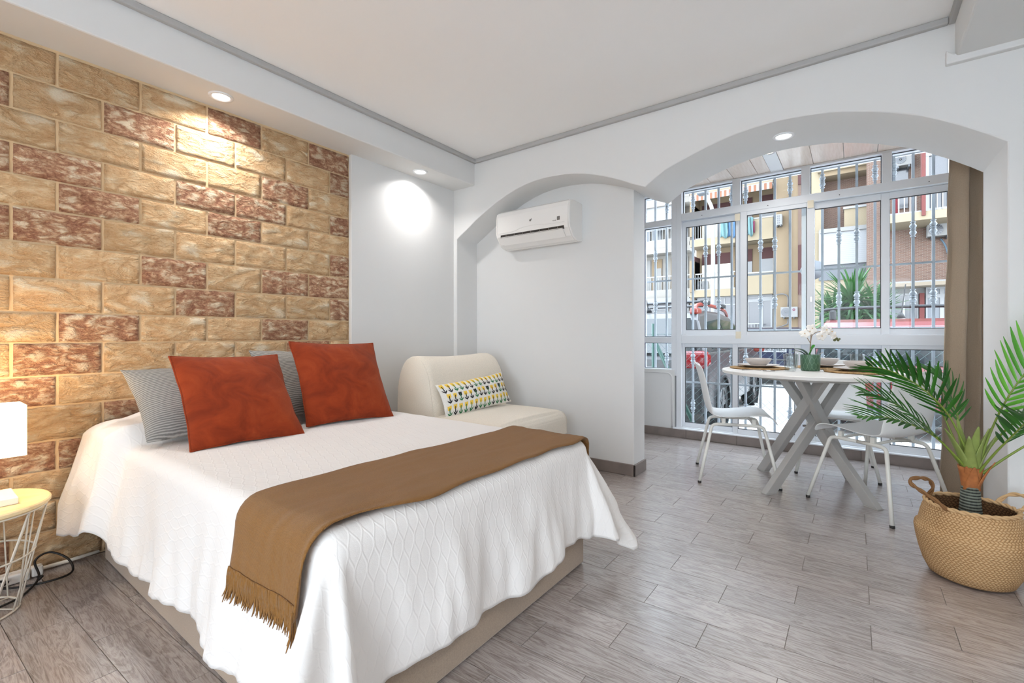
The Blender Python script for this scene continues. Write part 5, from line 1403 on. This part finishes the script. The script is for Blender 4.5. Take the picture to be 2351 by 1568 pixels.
# ---- chain-link fence just outside
fc = thing('chain_link_fence', (0, 5.25, ZG), 'low green chain-link fence between the window grille and the parked cars', 'fence')
FH = 1.22
for x in (-1.86, .95): MB().tube([(x, 0, 0), (x, 0, FH + .12)], .022, 10).build('post', 'fence_green', fc, smooth=True)
MB().tube([(-1.86, 0, FH - .05), (-1.31, 0, .01)], .022, 10).build('brace', 'fence_green', fc, smooth=True)
m = MB(); st = .075
def wire(xa_, za_, xb_, zb_, off):
    n = 4
    m.tube([(xa_ + (xb_ - xa_) * i / n, off * (1 if i % 2 else -1), za_ + (zb_ - za_) * i / n) for i in range(n + 1)], .0012, 3, cap=False)
x = -2.4 - FH
while x < 1.4:
    for sg in (1, -1):
        xa_, xb_ = (x, x + FH) if sg == 1 else (x + FH, x); za_, zb_ = 0, FH
        # clip to the run of the fence
        def clip(p, q, lim, up):
            return p
        lo_, hi_ = -2.4, 1.4
        t0, t1 = 0, 1; dx = xb_ - xa_
        for lim, sgn in ((lo_, 1), (hi_, -1)):
            ta = (lim - xa_) / dx
            if (dx > 0) == (sgn > 0): t0 = max(t0, ta)
            else: t1 = min(t1, ta)
        if t1 - t0 > .02: wire(xa_ + dx * t0, FH * t0, xa_ + dx * t1, FH * t1, .004 * sg)
    x += st
wm = m.build('wire_mesh', 'fence_wire', fc, kind='stuff')
for z in (.03, FH): MB().tube([(-2.4, 0, z), (1.4, 0, z)], .003, 5).build('tension_wire', 'fence_wire', fc)

# ---- cars
def car(name, label, loc, rz, paint, L_, W_, lower, cabin, winz, wheels, wr, parts):
    """lower, cabin: side outlines (x forward, z); the car's nose points along local +x"""
    t = thing(name, loc, label, 'car', None, rz)
    m = MB(); n = len(lower); hw = W_ / 2
    # body as a loft over the width with rounded shoulders
    secs = [(-hw, .94), (-hw * .985, .985), (-hw * .93, 1.0), (hw * .93, 1.0), (hw * .985, .985), (hw, .94)]
    cxm = sum(p[0] for p in lower) / n; czm = sum(p[1] for p in lower) / n
    def loft(outline, secs_, base=None):
        mm = MB(); k = len(outline); rows = []
        for y, s in secs_:
            rows += [(cxm + (x - cxm) * (1 - (1 - s) * .5), y, czm + (z - czm) * (1 - (1 - s) * .6)) for x, z in outline]
        fs = [tuple(range(k)), tuple(range((len(secs_) - 1) * k, len(secs_) * k))[::-1]]
        for i in range(len(secs_) - 1):
            for j in range(k): fs.append((i * k + j, i * k + (j + 1) % k, (i + 1) * k + (j + 1) % k, (i + 1) * k + j))
        mm.add(rows, fs); return mm
    loft(lower, secs).build('body', paint, t, smooth=False, bevel=.03, seg=3)
    # cabin tapers inwards to the roof
    k = len(cabin); zlo = min(z for x, z in cabin); zhi = max(z for x, z in cabin)
    def ywid(z): return hw * (.96 - .2 * ((z - zlo) / (zhi - zlo)) ** 1.3)
    rows = [(x, -ywid(z), z) for x, z in cabin] + [(x, ywid(z), z) for x, z in cabin]
    mm = MB(); mm.add(rows, [tuple(range(k)), tuple(range(2 * k - 1, k - 1, -1))] + [(j, j + k, (j + 1) % k + k, (j + 1) % k) for j in range(k)])
    mm.build('cabin', paint, t, bevel=.05, seg=4)
    for nm, poly_ in winz:          # side windows, both sides
        for sg in (-1, 1):
            q = MB(); pts = [(x, sg * (ywid(z) + .004), z) for x, z in poly_]; pts2 = [(x, sg * (ywid(z) - .02), z) for x, z in poly_]; kk = len(pts)
            q.add(pts + pts2, [tuple(range(kk)), tuple(range(2 * kk - 1, kk - 1, -1))] + [(j, (j + 1) % kk, (j + 1) % kk + kk, j + kk) for j in range(kk)]); q.build(nm, 'car_glass', t)
    for wx in wheels:
        for sg in (-1, 1):
            ax = Matrix.Translation((wx, sg * (hw - .10), wr)) @ Matrix.Rotation(-sg * PI / 2, 4, 'X')
            wl = MB().lathe([(.0001, -.08), (wr * .9, -.08), (wr, -.05), (wr, .08), (wr * .9, .11), (wr * .66, .11), (wr * .64, .09), (.0001, .09)], 32, ax=ax).build('wheel', 'tyre', t, smooth=False)
            rm = MB().lathe([(wr * .56, .105), (wr * .64, .115), (wr * .66, .10), (wr * .56, .09)], 28, ax=ax)
            for q in range(5):
                a = q * 2 * PI / 5
                rm.box((.03, -.03, .085), (wr * .6, .03, .105), ax @ Matrix.Rotation(a, 4, 'Z'))
            rm.lathe([(.0001, .112), (.05, .11), (.05, .09)], 12, ax=ax); rm.build('rim', 'alloy', wl)
            MB().lathe([(wr * 1.05, -.0), (wr * 1.14, .0), (wr * 1.14, .13), (wr * 1.05, .13)], 28, ax=ax).build('wheel_arch', 'car_plastic', t)
    parts(t, hw, ywid)
    return t
# silver hatchback parked nose-out, tail towards the window
def silver_parts(t, hw, yw):
    # rear screen
    def rs(a, b): z = .98 + .44 * b; return (-2.03 + .165 * b - .012, (a * 2 - 1) * (hw * .84 - .10 * b), z)
    MB().grid(rs, 4, 4).build('rear_window', 'car_glass', t, solid=.012)
    for sg in (-1, 1):
        # wrap-round tail lamp
        MB().box((-2.09, min(sg * hw * .63, sg * hw * 1.005), .80), (-1.84, max(sg * hw * .63, sg * hw * 1.005), 1.02)).build('tail_lamp', 'tail_red', t, bevel=.08, seg=4)
        P = catmull([(-1.7, sg * (hw * .72), 1.49), (-1.55, sg * (hw * .72), 1.60), (-.9, sg * hw * .73, 1.625), (.0, sg * hw * .72, 1.60), (.35, sg * hw * .70, 1.52)], 6)
        MB().tube(P, .026, 8).build('roof_rail', 'orange_rail', t, smooth=True)
        MB().box((-1.74, sg * hw * .72 - .05, 1.47), (-1.5, sg * hw * .72 + .05, 1.56)).build('rail_foot', 'orange_rail', t, bevel=.03)
        MB().box((.88, sg * (hw + .02) - .02, .93), (1.02, sg * (hw + .2), 1.08)).build('door_mirror', 'orange_rail', t, bevel=.03)
    for x in (-1.25, -.25):
        MB().tube([(x, -hw * .8, 1.665), (x, hw * .8, 1.665)], .018, 8).build('cross_bar', 'alloy', t, smooth=True)
        for sg in (-1, 1): MB().box((x - .12, sg * hw * .75 - .04, 1.62), (x + .12, sg * hw * .75 + .04, 1.675)).build('bar_clamp', 'car_plastic', t, bevel=.01)
    MB().tube([(-1.55, 0, 1.53), (-1.72, .0, 1.86)], .006, 6).build('aerial', 'car_plastic', t)
    MB().lathe([(.0001, 0), (.05, 0), (.02, .06), (.0001, .07)], 12, (-1.55, 0, 1.52)).build('aerial_base', 'car_plastic', t, smooth=True)
    MB().box((-2.10, -hw * .96, .26), (-1.9, hw * .96, .62)).build('bumper', 'car_plastic', t, bevel=.05, seg=3)
    MB().box((-2.115, hw * .62, .48), (-2.09, hw * .9, .54)).build('reflector', 'tail_red', t)
    MB().box((-2.06, -.26, .70), (-2.045, .26, .81)).build('licence_plate', 'plate_white', t)
LOW1 = [(-2.05, .30), (-2.07, .62), (-2.03, .9), (-1.98, 1.0), (1.0, 1.0), (1.7, .92), (2.05, .78), (2.1, .4), (2.05, .28), (1.5, .26), (-1.4, .26)]
CAB1 = [(-2.0, .98), (-1.84, 1.40), (-1.7, 1.49), (-1.2, 1.545), (-.4, 1.55), (.15, 1.50), (.55, 1.36), (1.15, .99)]
car('car', 'silver hatchback with orange roof rails and red tail lamp parked outside on the left', (-2.3, 7.80, ZG), PI / 2 + .01, 'car_silver', 4.1, 1.78, LOW1, CAB1,
    [('side_window', [(-1.62, 1.04), (-1.5, 1.38), (-.75, 1.44), (-.75, 1.04)]), ('side_window', [(-.68, 1.04), (-.68, 1.44), (.05, 1.42), (.12, 1.04)]), ('side_window', [(.18, 1.04), (.12, 1.41), (.5, 1.3), (.9, 1.04)])], (-1.28, 1.28), .32, silver_parts)
# red car, tail towards the window
def red_parts(t, hw, yw):
    def rs(a, b): z = .86 + .44 * b; return (-2.03 + .16 * b - .014, (a * 2 - 1) * (hw * .88 - .12 * b), z)
    MB().grid(rs, 6, 4).build('rear_window', 'car_glass', t, solid=.014)
    for sg in (-1, 1):
        MB().box((-2.09, min(sg * hw * .8, sg * hw * 1.0), .5), (-1.9, max(sg * hw * .8, sg * hw * 1.0), .8)).build('tail_lamp', 'tail_red', t, bevel=.04, seg=3)
        MB().box((1.0, min(sg * hw * .99, sg * (hw + .2)), .9), (1.15, max(sg * hw * .99, sg * (hw + .2)), 1.03)).build('door_mirror', 'car_plastic', t, bevel=.04)
    P = catmull([(-1.2, -.74, 1.42), (-1.22, -.72, 1.52), (-1.22, -.62, 1.565), (-1.22, 0, 1.575), (-1.22, .62, 1.565), (-1.22, .72, 1.52), (-1.2, .74, 1.42)], 6)
    MB().tube(P, .02, 8).build('cross_bar', 'car_plastic', t, smooth=True)
    for sg in (-1, 1): MB().box((-1.25, sg * .60 - .04, 1.40), (-1.15, sg * .60 + .04, 1.56)).build('bar_foot', 'car_plastic', t, bevel=.03)
    MB().tube([(-1.5, -.10, 1.43), (-1.56, -.14, 1.83)], .006, 6).build('aerial', 'car_plastic', t); MB().lathe([(.0001, 0), (.045, 0), (.015, .07), (.0001, .08)], 12, (-1.5, -.10, 1.42)).build('aerial_base', 'car_plastic', t, smooth=True)
    MB().box((-2.13, -hw * .97, .2), (-1.92, hw * .97, .36)).build('bumper', 'car_plastic', t, bevel=.04, seg=3)
    MB().tube([(-2.04, 0, .84), (-2.03, -.2, .88), (-1.98, -.5, 1.02)], .01, 6).build('wiper', 'car_plastic', t)
LOW2 = [(-2.05, .24), (-2.1, .5), (-2.07, .8), (-2.03, .88), (1.05, .92), (1.75, .86), (2.05, .74), (2.1, .4), (2.05, .26), (1.5, .22), (-1.4, .22)]
CAB2 = [(-2.04, .85), (-1.88, 1.30), (-1.72, 1.37), (-1.2, 1.42), (-.4, 1.435), (.3, 1.40), (.7, 1.28), (1.25, .9)]
rc = car('car', 'red car with black roof bars parked tail-on beyond the fence on the right', (.36, 8.95, ZG), PI / 2, 'car_red', 4.1, 1.76, LOW2, CAB2,
    [('side_window', [(-1.72, .95), (-1.62, 1.27), (-1.02, 1.33), (-1.02, .95)]), ('side_window', [(-.95, .95), (-.95, 1.335), (-.1, 1.345), (-.05, .95)]), ('side_window', [(.02, .95), (-.02, 1.345), (.3, 1.33), (.62, 1.2), (.95, .95)])], (-1.28, 1.30), .31, red_parts)
# stickers on the red car's glass
def text(body, size, mat, loc, rot, parent, ext=.0015):
    c = D.curves.new('lettering', 'FONT'); c.body = body; c.size = size; c.extrude = ext; c.align_x = 'CENTER'; c.align_y = 'CENTER'
    o = D.objects.new('lettering_source', c); COL.objects.link(o); dg = bpy.context.evaluated_depsgraph_get(); me = D.meshes.new_from_object(o.evaluated_get(dg)); D.objects.remove(o)
    me.materials.clear(); me.materials.append(MATS[mat]); o = D.objects.new('lettering', me); COL.objects.link(o); o.parent = parent; o.location = loc; o.rotation_euler = rot; return o
text('eir', .11, 'sticker_teal', (-2.026, -.58, .98), (PI / 2 - .33, 0, -PI / 2), rc)
MB().lathe([(.0001, 0), (.06, 0), (.06, .004), (.0001, .004)], 20, ax=Matrix.Translation((-1.995, .52, 1.08)) @ Matrix.Rotation(-PI / 2 + .33, 4, 'Y')).build('sticker', 'sticker_blue', rc)
# blue car beyond, tail towards us
def blue_parts(t, hw, yw):
    MB().grid(lambda a, b: (-2.0 + .2 * b, (a * 2 - 1) * (hw * .78 - .1 * b), 1.0 + .36 * b), 4, 3).build('rear_window', 'car_glass', t, solid=.012)
    for sg in (-1, 1): MB().box((-2.09, min(sg * hw * .55, sg * hw * .97), .78), (-1.95, max(sg * hw * .55, sg * hw * .97), .95)).build('tail_lamp', 'tail_red', t, bevel=.03)
    MB().box((-2.1, -hw * .9, .62), (-2.07, hw * .9, .65)).build('chrome_strip', 'alloy', t)
    p = MB().box((-2.10, -.27, .815), (-2.085, .27, .925)).build('licence_plate', 'plate_white', t)
    MB().box((-2.104, .215, .815), (-2.098, .268, .925)).build('plate_band', 'plate_blue', p)
    text('90-K·4462', .1, 'ink_black', (-2.104, -.03, .87), (PI / 2, 0, -PI / 2), p)
LOWB = [(-2.05, .28), (-2.09, .6), (-2.08, .9), (-2.02, 1.06), (-1.9, 1.08), (1.0, .98), (1.75, .88), (2.05, .7), (2.1, .4), (2.05, .28), (1.5, .24), (-1.4, .24)]
CABB = [(-2.0, 1.05), (-1.75, 1.32), (-1.5, 1.39), (-1.0, 1.42), (-.2, 1.41), (.4, 1.3), (1.0, .98)]
bx = ony(1782, 800, 12.6)
car('car', 'dark blue car with a white licence plate seen through the gap behind the table', (bx[0] - .42, 14.55, ZG), PI / 2 + .18, 'car_blue', 4.1, 1.75, LOWB, CABB,
    [('side_window', [(-1.5, 1.06), (-1.4, 1.33), (-.6, 1.36), (-.6, 1.06)]), ('side_window', [(-.5, 1.06), (-.5, 1.36), (.2, 1.3), (.6, 1.06)])], (-1.28, 1.3), .31, blue_parts)
# white van far behind
def white_parts(t, hw, yw):
    MB().grid(lambda a, b: (1.52 - .32 * b, (a * 2 - 1) * (hw * .82 - .08 * b), 1.1 + .42 * b), 4, 3).build('windscreen', 'car_glass', t, solid=.012)
LOWW = [(-2.1, .3), (-2.12, 1.0), (1.2, 1.06), (1.9, .95), (2.1, .7), (2.1, .3), (1.5, .26), (-1.4, .26)]
CABW = [(-2.08, 1.0), (-2.0, 1.6), (-1.8, 1.72), (.6, 1.74), (1.0, 1.66), (1.6, 1.04)]
wx = ony(1690, 760, 14.5)
car('van', 'white van parked near the ochre shop front beyond the silver car', (wx[0] - 2.6, 15.2, ZG), .0, 'car_white', 4.2, 1.8, LOWW, CABW,
    [('side_window', [(.1, 1.12), (.1, 1.6), (.75, 1.6), (1.25, 1.12)])], (-1.3, 1.3), .32, white_parts)
